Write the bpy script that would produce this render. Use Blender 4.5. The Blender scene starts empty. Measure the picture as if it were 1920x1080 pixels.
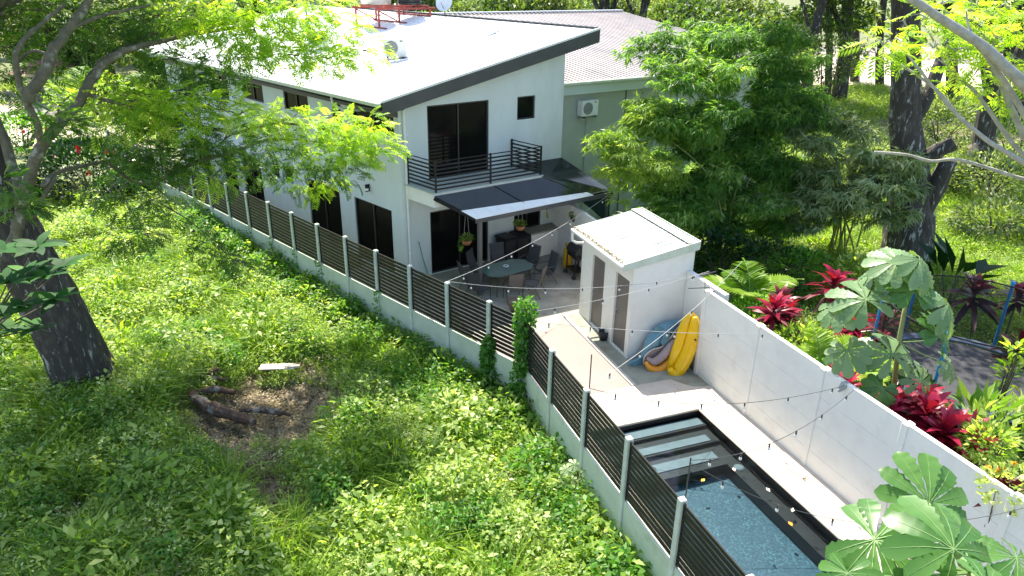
import bpy, math, random
import numpy as np
from mathutils import Vector, Matrix, Euler
random.seed(3); rng = np.random.default_rng(3)
SC = bpy.context.scene; COL = SC.collection
R = math.radians
# ------------------------------------------------------------------ camera
CAMZ = 10.0; FPX = 1370.0; PITCH = R(23.8); ROLL = R(.88)
_F = np.array([0, math.cos(PITCH), -math.sin(PITCH)]); _R0 = np.array([1., 0, 0]); _U0 = np.cross(_R0, _F)
_R = _R0*math.cos(ROLL)+_U0*math.sin(ROLL); _U = -_R0*math.sin(ROLL)+_U0*math.cos(ROLL)
cam = bpy.data.cameras.new('camera'); camo = bpy.data.objects.new('camera', cam); COL.objects.link(camo)
cam.sensor_width = 36; cam.lens = FPX/1920*36; cam.clip_start = .1; cam.clip_end = 1500
camo.matrix_world = Matrix(((_R[0], _U[0], -_F[0], 0), (_R[1], _U[1], -_F[1], 0), (_R[2], _U[2], -_F[2], CAMZ), (0, 0, 0, 1)))
SC.camera = camo
# ------------------------------------------------------------------ light
SUN_AZ = -17.0; SUN_EL = 57.0
W = bpy.data.worlds.new('World'); SC.world = W; W.use_nodes = True
nt = W.node_tree; bg = nt.nodes['Background']; sk = nt.nodes.new('ShaderNodeTexSky'); sk.sky_type = 'NISHITA'
sk.sun_disc = False; sk.sun_elevation = R(SUN_EL); sk.sun_rotation = R(SUN_AZ); sk.dust_density = 1.5; sk.air_density = 1.0
nt.links.new(sk.outputs[0], bg.inputs[0]); bg.inputs[1].default_value = .15
sl = bpy.data.lights.new('sun', 'SUN'); so = bpy.data.objects.new('sun', sl); COL.objects.link(so)
sl.energy = 5.0; sl.angle = R(.55); sl.color = (1, .935, .80)
_sd = Vector((math.sin(R(SUN_AZ))*math.cos(R(SUN_EL)), math.cos(R(SUN_AZ))*math.cos(R(SUN_EL)), math.sin(R(SUN_EL))))
so.rotation_euler = _sd.to_track_quat('Z', 'Y').to_euler()
vs = SC.view_settings; vs.view_transform = 'Standard'; vs.look = 'None'; vs.exposure = 1.34; vs.gamma = 1; vs.use_curve_mapping = False
try:
    SC.cycles.max_bounces = 7; SC.cycles.diffuse_bounces = 4; SC.cycles.transparent_max_bounces = 12; SC.cycles.use_denoising = True
    SC.cycles.sample_clamp_indirect = 6
except Exception: pass

# ------------------------------------------------------------------ geometry helpers
def ray(px, py): return _F+_R*(px-960)/FPX-_U*(py-540)/FPX
def gp(px, py, z=0.):            # where the sight line through that spot of the photograph meets height z
    d = ray(px, py); t = (z-CAMZ)/d[2]; return Vector((d[0]*t, d[1]*t, z))
def dp(px, py, y):               # ... meets the distance y
    d = ray(px, py); t = y/d[1]; return Vector((d[0]*t, y, CAMZ+d[2]*t))
def screen(P):                   # used only to leave out scatter nobody could see
    P = np.asarray(P, float)-[0, 0, CAMZ]; z = P@_F; z = np.where(z < .1, .1, z)
    return 960+FPX*(P@_R)/z, 540-FPX*(P@_U)/z
def V(*a): return Vector(a)
OFF = {}
class MB:
    def __init__(s): s.v = []; s.f = []
    def add(s, vs, fs):
        n = len(s.v); s.v += [tuple(p) for p in vs]; s.f += [tuple(i+n for i in f) for f in fs]; return s
    def prism(s, poly, z0, z1):
        n = len(poly); lo = [(p[0], p[1], z0 if not callable(z0) else z0(p)) for p in poly]; hi = [(p[0], p[1], z1 if not callable(z1) else z1(p)) for p in poly]
        a = sum(poly[i][0]*poly[(i+1) % n][1]-poly[(i+1) % n][0]*poly[i][1] for i in range(n))
        if a < 0: lo.reverse(); hi.reverse()
        return s.add(lo+hi, [tuple(range(n-1, -1, -1)), tuple(range(n, 2*n))]+[(i, (i+1) % n, n+(i+1) % n, n+i) for i in range(n)])
    def beam(s, a, b, w, h, up=(0, 0, 1)):
        a = Vector(a); b = Vector(b); d = (b-a).normalized(); up = Vector(up)
        sd = d.cross(up)
        if sd.length < 1e-4: sd = d.cross(Vector((0, 1, 0)))
        sd.normalize(); u2 = sd.cross(d).normalized(); x = sd*w/2; y = u2*h/2
        vv = [a-x-y, a+x-y, a+x+y, a-x+y, b-x-y, b+x-y, b+x+y, b-x+y]
        return s.add(vv, [(0, 1, 2, 3), (7, 6, 5, 4), (0, 4, 5, 1), (1, 5, 6, 2), (2, 6, 7, 3), (3, 7, 4, 0)])
    def box(s, c, sx, sy, sz, rz=0):
        c = Vector(c); d = Vector((math.cos(rz), math.sin(rz), 0)); return s.beam(c-d*sx/2, c+d*sx/2, sy, sz)
    def tube(s, pts, rs, n=8, cap=True):
        pts = [Vector(p) for p in pts]
        if not hasattr(rs, '__len__'): rs = [rs]*len(pts)
        V0 = []; prev = None
        for i, p in enumerate(pts):
            d = (pts[min(i+1, len(pts)-1)]-pts[max(i-1, 0)])
            d = d.normalized() if d.length > 1e-7 else Vector((0, 0, 1))
            if prev is None: x = d.orthogonal().normalized()
            else:
                x = prev-d*prev.dot(d)
                x = x.normalized() if x.length > 1e-5 else d.orthogonal().normalized()
            prev = x; y = d.cross(x)
            for k in range(n):
                a = 2*math.pi*k/n; V0.append(p+(x*math.cos(a)+y*math.sin(a))*rs[i])
        m = len(pts); F = [(i*n+k, i*n+(k+1) % n, (i+1)*n+(k+1) % n, (i+1)*n+k) for i in range(m-1) for k in range(n)]
        if cap: F += [tuple(range(n-1, -1, -1)), tuple((m-1)*n+k for k in range(n))]
        return s.add(V0, F)
    def lathe(s, c, prof, n=20):     # prof = [(r, z)]
        c = Vector(c); VV = [c+Vector((r*math.cos(2*math.pi*k/n), r*math.sin(2*math.pi*k/n), z)) for r, z in prof for k in range(n)]
        m = len(prof); return s.add(VV, [(i*n+k, i*n+(k+1) % n, (i+1)*n+(k+1) % n, (i+1)*n+k) for i in range(m-1) for k in range(n)])
    def bulk(s, v, f): return s.add(v, f)
def link(name, me, parent=None, mat=None, off=None):
    o = bpy.data.objects.new(name, me); COL.objects.link(o)
    if mat is not None and not me.materials: me.materials.append(mat)
    if parent is not None: o.parent = parent; OFF[o] = OFF.get(parent, Vector())
    return o
def obj(name, mb, mat, parent=None, smooth=False, base=None, bevel=0):
    off = OFF.get(parent, Vector()) if parent is not None else (Vector(base) if base is not None else Vector())
    me = bpy.data.meshes.new(name)
    me.from_pydata([(p[0]-off[0], p[1]-off[1], p[2]-off[2]) for p in mb.v], [], mb.f); me.update()
    if smooth: me.polygons.foreach_set('use_smooth', [True]*len(me.polygons))
    o = link(name, me, parent, mat)
    if parent is None: OFF[o] = off; o.location = off
    if bevel:
        b = o.modifiers.new('bevel', 'BEVEL'); b.width = bevel; b.segments = 1; b.limit_method = 'ANGLE'
    return o
def npobj(name, v, f4, mat, parent=None, base=None, attrs=None, smooth=False, kinds=4):
    off = OFF.get(parent, Vector()) if parent is not None else (Vector(base) if base is not None else Vector())
    v = np.asarray(v, np.float32)-np.array(off, np.float32); f4 = np.asarray(f4, np.int32)
    me = bpy.data.meshes.new(name); me.vertices.add(len(v)); me.vertices.foreach_set('co', v.ravel())
    k = f4.shape[1]; me.loops.add(f4.size); me.loops.foreach_set('vertex_index', f4.ravel())
    me.polygons.add(len(f4)); me.polygons.foreach_set('loop_start', np.arange(0, f4.size, k, dtype=np.int32))
    me.update(calc_edges=True)
    if smooth: me.polygons.foreach_set('use_smooth', [True]*len(me.polygons))
    for an, av in (attrs or {}).items():
        a = me.attributes.new(an, 'FLOAT', 'POINT'); a.data.foreach_set('value', np.asarray(av, np.float32))
    o = link(name, me, parent, mat)
    if parent is None: OFF[o] = off; o.location = off
    return o
def tag(o, label, cat, group=None):
    o['label'] = label; o['category'] = cat
    if group: o['group'] = group
    return o
def thing(name, label, cat, loc=(0, 0, 0), group=None, rz=0):
    o = bpy.data.objects.new(name, None); COL.objects.link(o); o.empty_display_size = .2
    o.location = loc; OFF[o] = Vector(loc); o.rotation_euler = (0, 0, rz); return tag(o, label, cat, group)
def struct(name, mb, mat, **k):
    o = obj(name, mb, mat, **k); o['kind'] = 'structure'; return o
def dup(root, label=None, loc=None, rz=None, scale=None, group=None):
    def cp(o, par):
        c = o.copy(); COL.objects.link(c)
        if par is not None: c.parent = par
        for ch in list(kids.get(o, [])): cp(ch, c)
        return c
    kids = {}
    def walk(o):
        kids[o] = list(o.children)
        for c in o.children: walk(c)
    walk(root); r = cp(root, None)
    if label: r['label'] = label
    if group: r['group'] = group
    if loc is not None: r.location = loc
    if rz is not None: r.rotation_euler = (0, 0, rz)
    if scale is not None: r.scale = (scale,)*3 if not hasattr(scale, '__len__') else scale
    return r

# ------------------------------------------------------------------ materials
def mat(name, c, rough=.6, c2=None, ns=3., nd=6., mixlo=.35, mixhi=.65, bump=0., bs=20., metal=0., spec=.5, c3=None, ns3=.6, lo3=.5, hi3=.7, stretch=None, coat=0, bd=.02):
    m = bpy.data.materials.new(name); m.use_nodes = True; t = m.node_tree; N = t.nodes; L = t.links; b = N['Principled BSDF']
    b.inputs['Base Color'].default_value = (*c, 1); b.inputs['Roughness'].default_value = rough; b.inputs['Metallic'].default_value = metal
    b.inputs['Specular IOR Level'].default_value = spec
    if coat: b.inputs['Coat Weight'].default_value = coat
    tc = N.new('ShaderNodeTexCoord'); src = tc.outputs['Object']
    if stretch:
        mp = N.new('ShaderNodeMapping'); mp.inputs['Scale'].default_value = stretch; L.new(src, mp.inputs[0]); src = mp.outputs[0]
    col = None
    def noise(s, d=6., r=.6):
        n = N.new('ShaderNodeTexNoise'); n.inputs['Scale'].default_value = s; n.inputs['Detail'].default_value = d; n.inputs['Roughness'].default_value = r
        L.new(src, n.inputs['Vector']); return n
    def blend(a, bcol, s, lo, hi):
        n = noise(s, nd); mr = N.new('ShaderNodeMapRange'); mr.inputs[1].default_value = lo; mr.inputs[2].default_value = hi
        L.new(n.outputs['Fac'], mr.inputs[0]); mx = N.new('ShaderNodeMix'); mx.data_type = 'RGBA'
        if a is None: mx.inputs[6].default_value = (*c, 1)
        else: L.new(a, mx.inputs[6])
        mx.inputs[7].default_value = (*bcol, 1); L.new(mr.outputs[0], mx.inputs[0]); return mx.outputs[2]
    if c2 is not None: col = blend(None, c2, ns, mixlo, mixhi)
    if c3 is not None: col = blend(col, c3, ns3, lo3, hi3)
    if col is not None: L.new(col, b.inputs['Base Color'])
    if bump:
        n = noise(bs, 8, .65); bp = N.new('ShaderNodeBump'); bp.inputs['Strength'].default_value = bump; bp.inputs['Distance'].default_value = bd
        L.new(n.outputs['Fac'], bp.inputs['Height']); L.new(bp.outputs[0], b.inputs['Normal'])
    return m
def leafmat(name, ca, cb, cc=None, trans=.45, rough=.45, spec=.35, tboost=1.25):
    """two or three leaf colours picked per leaf by its own random attribute, light shining through the blade"""
    m = bpy.data.materials.new(name); m.use_nodes = True; t = m.node_tree; N = t.nodes; L = t.links; b = N['Principled BSDF']; out = N['Material Output']
    at = N.new('ShaderNodeAttribute'); at.attribute_name = 'rnd'; oi = N.new('ShaderNodeObjectInfo')
    ad = N.new('ShaderNodeMath'); ad.operation = 'MULTIPLY_ADD'; ad.inputs[1].default_value = .75
    L.new(at.outputs['Fac'], ad.inputs[0]); m2 = N.new('ShaderNodeMath'); m2.operation = 'MULTIPLY'; m2.inputs[1].default_value = .25
    L.new(oi.outputs['Random'], m2.inputs[0]); L.new(m2.outputs[0], ad.inputs[2])
    cr = N.new('ShaderNodeValToRGB'); e = cr.color_ramp.elements; e[0].position = .1; e[0].color = (*ca, 1); e[1].position = .85 if cc is None else .7; e[1].color = (*cb, 1)
    if cc is not None: x = e.new(.95); x.color = (*cc, 1)
    L.new(ad.outputs[0], cr.inputs[0]); L.new(cr.outputs[0], b.inputs['Base Color'])
    b.inputs['Roughness'].default_value = rough; b.inputs['Specular IOR Level'].default_value = spec
    tr = N.new('ShaderNodeBsdfTranslucent'); mu = N.new('ShaderNodeMix'); mu.data_type = 'RGBA'; mu.blend_type = 'MULTIPLY'; mu.inputs[0].default_value = 1
    L.new(cr.outputs[0], mu.inputs[6]); mu.inputs[7].default_value = (1.55*tboost, 1.6*tboost, .45*tboost, 1); L.new(mu.outputs[2], tr.inputs['Color'])
    mx = N.new('ShaderNodeMixShader'); mx.inputs[0].default_value = trans; L.new(b.outputs[0], mx.inputs[1]); L.new(tr.outputs[0], mx.inputs[2]); L.new(mx.outputs[0], out.inputs['Surface'])
    return m
M = {}
M['wall'] = mat('white_render', (.62, .665, .65), .8, (.58, .62, .60), ns=1.2, bump=.15, bs=60, c3=(.47, .50, .46), ns3=.7, lo3=.52, hi3=.8, stretch=(1, 1, .35))
M['sidewall'] = M['wall']
M['whitewall'] = mat('white_painted_concrete', (.79, .765, .71), .75, (.71, .685, .63), ns=2.2, mixlo=.45, mixhi=.8, bump=.2, bs=50, c3=(.56, .51, .43), ns3=.9, lo3=.62, hi3=.85)
M['fencewall'] = mat('mossy_cream_concrete', (.50, .54, .44), .85, (.42, .46, .35), ns=2.5, mixlo=.4, mixhi=.75, bump=.3, bs=35, c3=(.30, .33, .20), ns3=1.3, lo3=.60, hi3=.8)
M['post'] = mat('pale_concrete_post', (.56, .59, .53), .85, (.46, .48, .42), ns=4, bump=.3, bs=40, c3=(.3, .3, .22), ns3=2.5, lo3=.62, hi3=.85)
M['black'] = mat('black_painted_metal', (.012, .012, .013), .45, (.02, .02, .022), ns=6, bump=.05, spec=.2)
M['slat'] = mat('dark_brown_slat_board', (.014, .012, .012), .4, (.024, .021, .020), ns=5, bump=.12, bs=60, spec=.2, c3=(.04, .037, .035), ns3=1.8, lo3=.66, hi3=.9)
M['fascia'] = mat('charcoal_fascia_board', (.045, .047, .05), .45, (.06, .062, .065), ns=2)
M['glass'] = mat('dark_tinted_glass', (.004, .005, .005), .07, (.008, .009, .008), ns=1.0, spec=.10)
M['glass2'] = mat('dark_glass_behind_screen', (.004, .004, .004), .2, (.007, .007, .006), ns=1.0, spec=.08)
M['alframe'] = mat('dark_bronze_frame', (.03, .03, .03), .35)
M['roof'] = mat('white_coated_roof_sheet', (.80, .80, .79), .45, (.70, .71, .71), ns=.8, mixlo=.5, mixhi=.85, bump=.05)
M['shedroof'] = mat('weathered_white_roof_sheet', (.42, .43, .42), .5, (.20, .25, .26), ns=1.0, mixlo=.50, mixhi=.66, bump=.1, stretch=(1, 1, 1))
M['pinkroof'] = mat('faded_pinkish_grey_roof_sheet', (.37, .325, .32), .6, (.30, .27, .27), ns=1.5, bump=.1, c3=(.20, .20, .21), ns3=.5, lo3=.53, hi3=.7)
M['gutter'] = mat('pale_green_white_gutter', (.60, .64, .55), .5, (.5, .54, .44), ns=3)
M['adjwall'] = mat('putty_coloured_wall', (.46, .49, .44), .85, (.41, .44, .39), ns=1.5, bump=.15, bs=50)
M['adjfascia'] = mat('pale_blue_grey_fascia', (.55, .62, .62), .6)
M['concrete'] = mat('stained_patio_concrete', (.36, .34, .29), .85, (.22, .21, .17), ns=1.6, mixlo=.4, mixhi=.7, bump=.25, bs=30, c3=(.13, .12, .09), ns3=3.5, lo3=.6, hi3=.8)
M['concrete2'] = mat('greenish_grey_concrete', (.31, .31, .25), .85, (.20, .21, .16), ns=1.8, mixlo=.42, mixhi=.68, bump=.25, bs=30, c3=(.22, .17, .10), ns3=1.1, lo3=.56, hi3=.75)
M['gravel'] = mat('pinkish_pebble_concrete', (.33, .275, .255), .9, (.24, .195, .175), ns=38, mixlo=.42, mixhi=.66, bump=.7, bs=90, c3=(.27, .235, .21), ns3=1.1)
M['deck'] = mat('pale_cream_pool_coping', (.54, .475, .405), .7, (.46, .395, .325), ns=2.6, bump=.12, bs=40, c3=(.43, .34, .25), ns3=1.2, lo3=.62, hi3=.85)
M['kerb'] = mat('white_kerb_concrete', (.52, .49, .44), .8, (.42, .39, .34), ns=5, bump=.2)
M['pooldark'] = mat('charcoal_pool_tile', (.011, .010, .010), .35, (.016, .015, .015), ns=3)
M['poolblue'] = mat('teal_blue_mosaic_painted_caustics', (.012, .040, .058), .4, (.055, .125, .16), ns=22, mixlo=.48, mixhi=.66, c3=(.018, .05, .075), ns3=4, lo3=.45, hi3=.7)  # mottled mosaic; the paler flecks paint water caustics into its colour
M['poolstep'] = mat('grey_blue_step_tile', (.115, .135, .145), .4, (.09, .11, .12), ns=5)
M['soil'] = mat('brown_soil', (.20, .15, .10), .95, (.11, .08, .05), ns=2.5, bump=.8, bs=12, c3=(.33, .28, .19), ns3=7, lo3=.5, hi3=.65)
M['dirtroad'] = mat('pale_pinkish_dirt_road', (.50, .42, .36), .95, (.38, .32, .26), ns=.9, bump=.3, bs=5)
M['bark'] = mat('dark_ridged_bark', (.06, .05, .042), .9, (.13, .115, .10), ns=6, mixlo=.50, mixhi=.66, bump=1., bs=9, bd=.10, c3=(.42, .41, .38), ns3=7, lo3=.585, hi3=.64, stretch=(1, 1, .28))
M['greybark'] = mat('pale_grey_bark', (.155, .135, .085), .85, (.09, .08, .05), ns=6, bump=.6, bs=25, c3=(.30, .28, .22), ns3=5, lo3=.56, hi3=.66)
M['whitebark'] = mat('silver_grey_branch', (.42, .40, .36), .8, (.28, .26, .22), ns=9, bump=.3)
M['twig'] = mat('olive_twig', (.10, .085, .05), .85)
M['deadwood'] = mat('rotten_log_wood', (.13, .075, .045), .95, (.05, .03, .02), ns=6, bump=.9, bs=20, c3=(.36, .32, .25), ns3=3, lo3=.55, hi3=.7)
M['doorbrown'] = mat('grey_brown_door_panel', (.13, .11, .10), .5, (.16, .14, .125), ns=2)
M['sling'] = mat('charcoal_sling_fabric', (.05, .05, .053), .8, (.06, .06, .063), ns=80, bump=.2, bs=200)
M['slingbrown'] = mat('taupe_sling_fabric', (.13, .115, .105), .8)
M['tubemetal'] = mat('graphite_tube', (.06, .06, .065), .35, metal=.3)
M['tableglass'] = mat('frosted_green_glass', (.10, .16, .14), .12, (.12, .185, .16), ns=2, spec=.6)
M['white'] = mat('white_enamel', (.8, .8, .78), .4, (.72, .72, .70), ns=5)
M['greygrille'] = mat('grey_fan_grille', (.28, .29, .28), .5)
M['red'] = mat('oxide_red_steel', (.38, .06, .045), .55, (.28, .05, .04), ns=5)
M['tankblack'] = mat('black_water_tank', (.03, .032, .035), .3)
M['cream'] = mat('cream_tank', (.72, .68, .60), .5, (.66, .62, .54), ns=2)
M['dish'] = mat('pale_grey_dish', (.62, .66, .70), .45)
M['yellow'] = mat('glossy_yellow_vinyl', (.92, .55, .0), .2, (.85, .46, .0), ns=2.5, spec=.6)
M['orange'] = mat('glossy_orange_vinyl', (.85, .33, .02), .25, spec=.6)
M['sharkblue'] = mat('teal_grey_vinyl', (.16, .32, .38), .3, (.12, .25, .31), ns=3, spec=.5)
M['sharkbelly'] = mat('dusty_mauve_vinyl', (.42, .30, .28), .35, (.34, .24, .23), ns=4)
M['sharkedge'] = mat('pale_cream_vinyl_piping', (.62, .52, .42), .35)
M['gasyellow'] = mat('yellow_gas_cylinder', (.75, .42, .01), .4, (.6, .33, .01), ns=6)
M['terracotta'] = mat('terracotta', (.42, .17, .08), .8, (.34, .13, .06), ns=8)
M['green'] = mat('green_plastic', (.02, .25, .19), .4)
M['bluepole'] = mat('bright_blue_foam_sleeve', (.02, .22, .55), .5, (.03, .28, .6), ns=4)
M['rubber'] = mat('black_rubber', (.02, .02, .022), .6)
M['mat'] = mat('dark_grey_trampoline_mat', (.06, .062, .07), .7, (.09, .09, .10), ns=2)
M['bulb'] = mat('clear_glass_bulb', (.75, .75, .72), .1, spec=.8)
M['wire'] = mat('pale_cable', (.42, .42, .40), .6)
M['darkwire'] = mat('dark_cable', (.05, .05, .05), .6)
M['maroonroof'] = mat('maroon_roof', (.26, .10, .09), .7, (.2, .08, .07), ns=2)
M['board'] = mat('pale_timber_board', (.66, .55, .44), .8, (.55, .45, .35), ns=4)
M['flower'] = mat('red_petal', (.65, .02, .03), .5)
M['flowery'] = mat('yellow_petal', (.8, .45, .03), .5)
M['flowerw'] = mat('pale_petal', (.75, .72, .6), .5)
# leaves
M['weed'] = leafmat('weed_leaf', (.06, .15, .025), (.28, .40, .07), (.58, .62, .24), .5)
M['weed2'] = leafmat('pale_weed_leaf', (.12, .21, .05), (.40, .49, .15), (.70, .73, .42), .45)
M['grass'] = leafmat('grass_blade', (.10, .20, .015), (.28, .40, .045), (.52, .54, .18), .5)
M['dryleaf'] = leafmat('dry_litter', (.17, .12, .06), (.33, .27, .16), (.45, .40, .28), .2)
M['vine'] = leafmat('vine_leaf', (.03, .11, .012), (.13, .30, .04), None, .45)
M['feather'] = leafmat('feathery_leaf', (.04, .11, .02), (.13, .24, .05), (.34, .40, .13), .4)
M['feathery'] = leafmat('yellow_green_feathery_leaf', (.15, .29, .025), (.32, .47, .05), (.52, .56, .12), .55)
M['bamboo'] = leafmat('bamboo_leaf', (.05, .14, .03), (.22, .36, .09), (.60, .66, .38), .58, .4)
M['bamboolite'] = leafmat('yellow_green_bamboo_leaf', (.14, .24, .04), (.42, .50, .14), (.75, .77, .46), .58, .4)
M['palmgrey'] = leafmat('grey_green_leaf', (.10, .16, .06), (.30, .36, .17), (.62, .65, .44), .35, .4)
M['forest'] = leafmat('forest_leaf', (.025, .065, .015), (.10, .165, .045), (.33, .38, .17), .4)
M['forestlight'] = leafmat('pale_forest_leaf', (.07, .12, .05), (.20, .26, .12), (.46, .50, .31), .4)
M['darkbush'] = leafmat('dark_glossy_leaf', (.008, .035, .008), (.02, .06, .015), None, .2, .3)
M['cecropia'] = leafmat('broad_lobed_leaf', (.055, .15, .03), (.10, .22, .05), None, .35, .36, .5)
M['cecropiapale'] = leafmat('dusty_lobed_leaf', (.12, .21, .09), (.21, .31, .16), None, .3, .38, .5)
M['rib'] = mat('pale_leaf_rib', (.17, .28, .09), .6)
M['cordyline'] = leafmat('crimson_leaf', (.09, .006, .02), (.36, .012, .05), (.55, .03, .10), .35, .3, .5, .6)
M['cordydark'] = leafmat('dark_maroon_leaf', (.03, .008, .012), (.10, .012, .02), (.22, .02, .04), .25, .3, .5, .6)
M['palm'] = leafmat('young_palm_leaf', (.07, .18, .01), (.19, .31, .02), (.32, .38, .03), .5)
M['rubberleaf'] = leafmat('glossy_oval_leaf', (.012, .06, .012), (.03, .11, .02), (.08, .20, .03), .25, .6, .2)

# ------------------------------------------------------------------ leaf builders (numpy)
def unit(a): return a/np.maximum(np.linalg.norm(a, axis=-1, keepdims=True), 1e-9)
def rhombs(P, D, Nn, L, Wd, droop=.0, wide=.45):
    """N leaves of four corners each: base, side, tip, side"""
    P = np.asarray(P, float); D = unit(D); S = unit(np.cross(D, Nn)); Nn = np.cross(S, D); L = np.asarray(L).reshape(-1, 1)*np.ones((len(P), 1)); Wd = np.asarray(Wd).reshape(-1, 1)*np.ones((len(P), 1))
    tip = P+D*L-Nn*L*droop; mid = P+D*L*wide
    v = np.stack([P, mid+S*Wd/2+Nn*Wd*.12, tip, mid-S*Wd/2+Nn*Wd*.12], 1).reshape(-1, 3)
    return v, np.arange(len(P)*4).reshape(-1, 4)
def rvec(n, up=0.):
    a = unit(rng.normal(size=(n, 3))); a[:, 2] += up; return unit(a)
class LeafCloud:
    def __init__(s): s.v = []; s.f = []; s.r = []; s.n = 0
    def add(s, v, f, r=None):
        if len(v) == 0: return
        s.v.append(v); s.f.append(f+s.n); s.n += len(v)
        if r is None: r = np.repeat(rng.random(len(f)), 4)
        s.r.append(r)
    def leaves(s, P, D, Nn, L, W_, droop=0., wide=.45, r=None):
        v, f = rhombs(P, D, Nn, L, W_, droop, wide)
        s.add(v, f, None if r is None else np.repeat(r, 4))
    def build(s, name, m, parent=None, base=None):
        return npobj(name, np.concatenate(s.v), np.concatenate(s.f), m, parent, base, {'rnd': np.concatenate(s.r)})
def fronds(lc, P, D, L, npair=7, pl=.40, pw=.10, droop=.35):
    """feathery compound leaves: a row of narrow leaflets on both sides of a drooping midrib"""
    P = np.asarray(P); N = len(P); D = unit(D); up = np.tile([0, 0, 1.], (N, 1))+rng.normal(size=(N, 3))*.25; S = unit(np.cross(D, up)); Nn = np.cross(S, D)
    L = np.asarray(L).reshape(-1, 1)*np.ones((N, 1)); r = rng.random(N)
    for k in range(npair):
        t = .2+.8*(k+.5)/npair; base = P+D*L*t-Nn*L*droop*t*t
        ll = L*pl*(1-.55*abs(t-.5)*1.3)
        for sg in (1, -1):
            d = S*sg*.85+D*.5-Nn*(.15+rng.random((N, 1))*.25)
            lc.leaves(base, d, Nn+S*sg*.2, ll[:, 0], (L*pw)[:, 0], .1, .55, r=np.clip(r+rng.normal(size=N)*.08, 0, 1))
    lc.leaves(P+D*L*.75-Nn*L*droop*.55, D-Nn*droop, Nn, (L*.35)[:, 0], (L*pw)[:, 0], .1, r=r)
def ellip(n, c, rad, shell=.0):
    u = unit(rng.normal(size=(n, 3))); rr = rng.random((n, 1))**(1/3.); rr = shell+(1-shell)*rr
    return np.asarray(c)+u*rr*np.asarray(rad), u
# instancing for uncountable ground cover
def proto(name, v, f, m, r):
    me = bpy.data.meshes.new(name); v = np.asarray(v, np.float32); f = np.asarray(f, np.int32)
    me.vertices.add(len(v)); me.vertices.foreach_set('co', v.ravel()); me.loops.add(f.size); me.loops.foreach_set('vertex_index', f.ravel())
    me.polygons.add(len(f)); me.polygons.foreach_set('loop_start', np.arange(0, f.size, 4, dtype=np.int32)); me.update(calc_edges=True)
    a = me.attributes.new('rnd', 'FLOAT', 'POINT'); a.data.foreach_set('value', np.asarray(r, np.float32)); me.materials.append(m)
    return bpy.data.objects.new(name, me)
def pcol(name, objs):
    c = bpy.data.collections.new(name)
    for o in objs: c.objects.link(o)
    return c
def scatter(name, P, scl, col, ncol, label=None, cat=None, tilt=.15):
    P = np.asarray(P, np.float32); N = len(P); me = bpy.data.meshes.new(name); me.vertices.add(N); me.vertices.foreach_set('co', P.ravel())
    rot = np.stack([rng.normal(size=N)*tilt, rng.normal(size=N)*tilt, rng.random(N)*6.283], 1).astype(np.float32)
    a = me.attributes.new('rot', 'FLOAT_VECTOR', 'POINT'); a.data.foreach_set('vector', rot.ravel())
    a = me.attributes.new('scl', 'FLOAT', 'POINT'); a.data.foreach_set('value', np.asarray(scl, np.float32)*np.ones(N, np.float32))
    a = me.attributes.new('idx', 'INT', 'POINT'); a.data.foreach_set('value', rng.integers(0, ncol, N).astype(np.int32))
    o = bpy.data.objects.new(name, me); COL.objects.link(o); o['kind'] = 'stuff'
    if label: o['label'] = label; o['category'] = cat
    g = bpy.data.node_groups.new(name+'_nodes', 'GeometryNodeTree'); g.interface.new_socket('Geometry', in_out='INPUT', socket_type='NodeSocketGeometry'); g.interface.new_socket('Geometry', in_out='OUTPUT', socket_type='NodeSocketGeometry')
    N_ = g.nodes; L = g.links; gi = N_.new('NodeGroupInput'); go = N_.new('NodeGroupOutput'); ip = N_.new('GeometryNodeInstanceOnPoints'); ci = N_.new('GeometryNodeCollectionInfo')
    ci.inputs['Collection'].default_value = col; ci.inputs['Separate Children'].default_value = True; ci.inputs['Reset Children'].default_value = True
    def na(n, ty):
        x = N_.new('GeometryNodeInputNamedAttribute'); x.data_type = ty; x.inputs['Name'].default_value = n
        return [s for s in x.outputs if s.enabled and s.name == 'Attribute'][0]
    L.new(gi.outputs[0], ip.inputs['Points']); L.new(ci.outputs[0], ip.inputs['Instance']); ip.inputs['Pick Instance'].default_value = True
    L.new(na('idx', 'INT'), ip.inputs['Instance Index']); L.new(na('rot', 'FLOAT_VECTOR'), ip.inputs['Rotation']); L.new(na('scl', 'FLOAT'), ip.inputs['Scale'])
    L.new(ip.outputs[0], go.inputs[0]); md = o.modifiers.new('scatter', 'NODES'); md.node_group = g
    return o

# ------------------------------------------------------------------ plan of the place
def az(a): a = R(a); return Vector((math.sin(a), math.cos(a), 0))
C0 = V(-3.666, 23.168, 0); EX = az(55); EY = az(-45)          # house corner, end wall and side wall directions
def H(s, t, z=0.): return C0+EX*s+EY*t+V(0, 0, z)
PO = V(4.69, 15.41, 0); PU = V(.934, .356, 0); PV = V(.356, -.934, 0)   # pool corner, towards the wall, towards the camera
def Q(u, v, z=0.): return PO+PU*u+PV*v+V(0, 0, z)
def uvq(P): d = np.asarray(P)[..., :2]-np.array(PO[:2]); return d@np.array(PU[:2]), d@np.array(PV[:2])
BEND = V(.30, 15.36, 0); FD = V(-.709, .705, 0).normalized()  # fence turns here; left run direction
def sstep(a, b, x): t = np.clip((x-a)/(b-a), 0, 1); return t*t*(3-2*t)
def leftof(x, y):     # distance to the field side of the fences (positive = field)
    u, v = uvq(np.stack([x, y], -1)); d1 = -4.18-u
    nx, ny = -FD.y, FD.x        # left normal of the left run
    d2 = (x-BEND.x)*nx+(y-BEND.y)*ny
    if True: d2 = d2 if (nx*(-1)+ny*(-1)) > 0 else -d2
    return np.where(v > -1.52, d1, d2)
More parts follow.
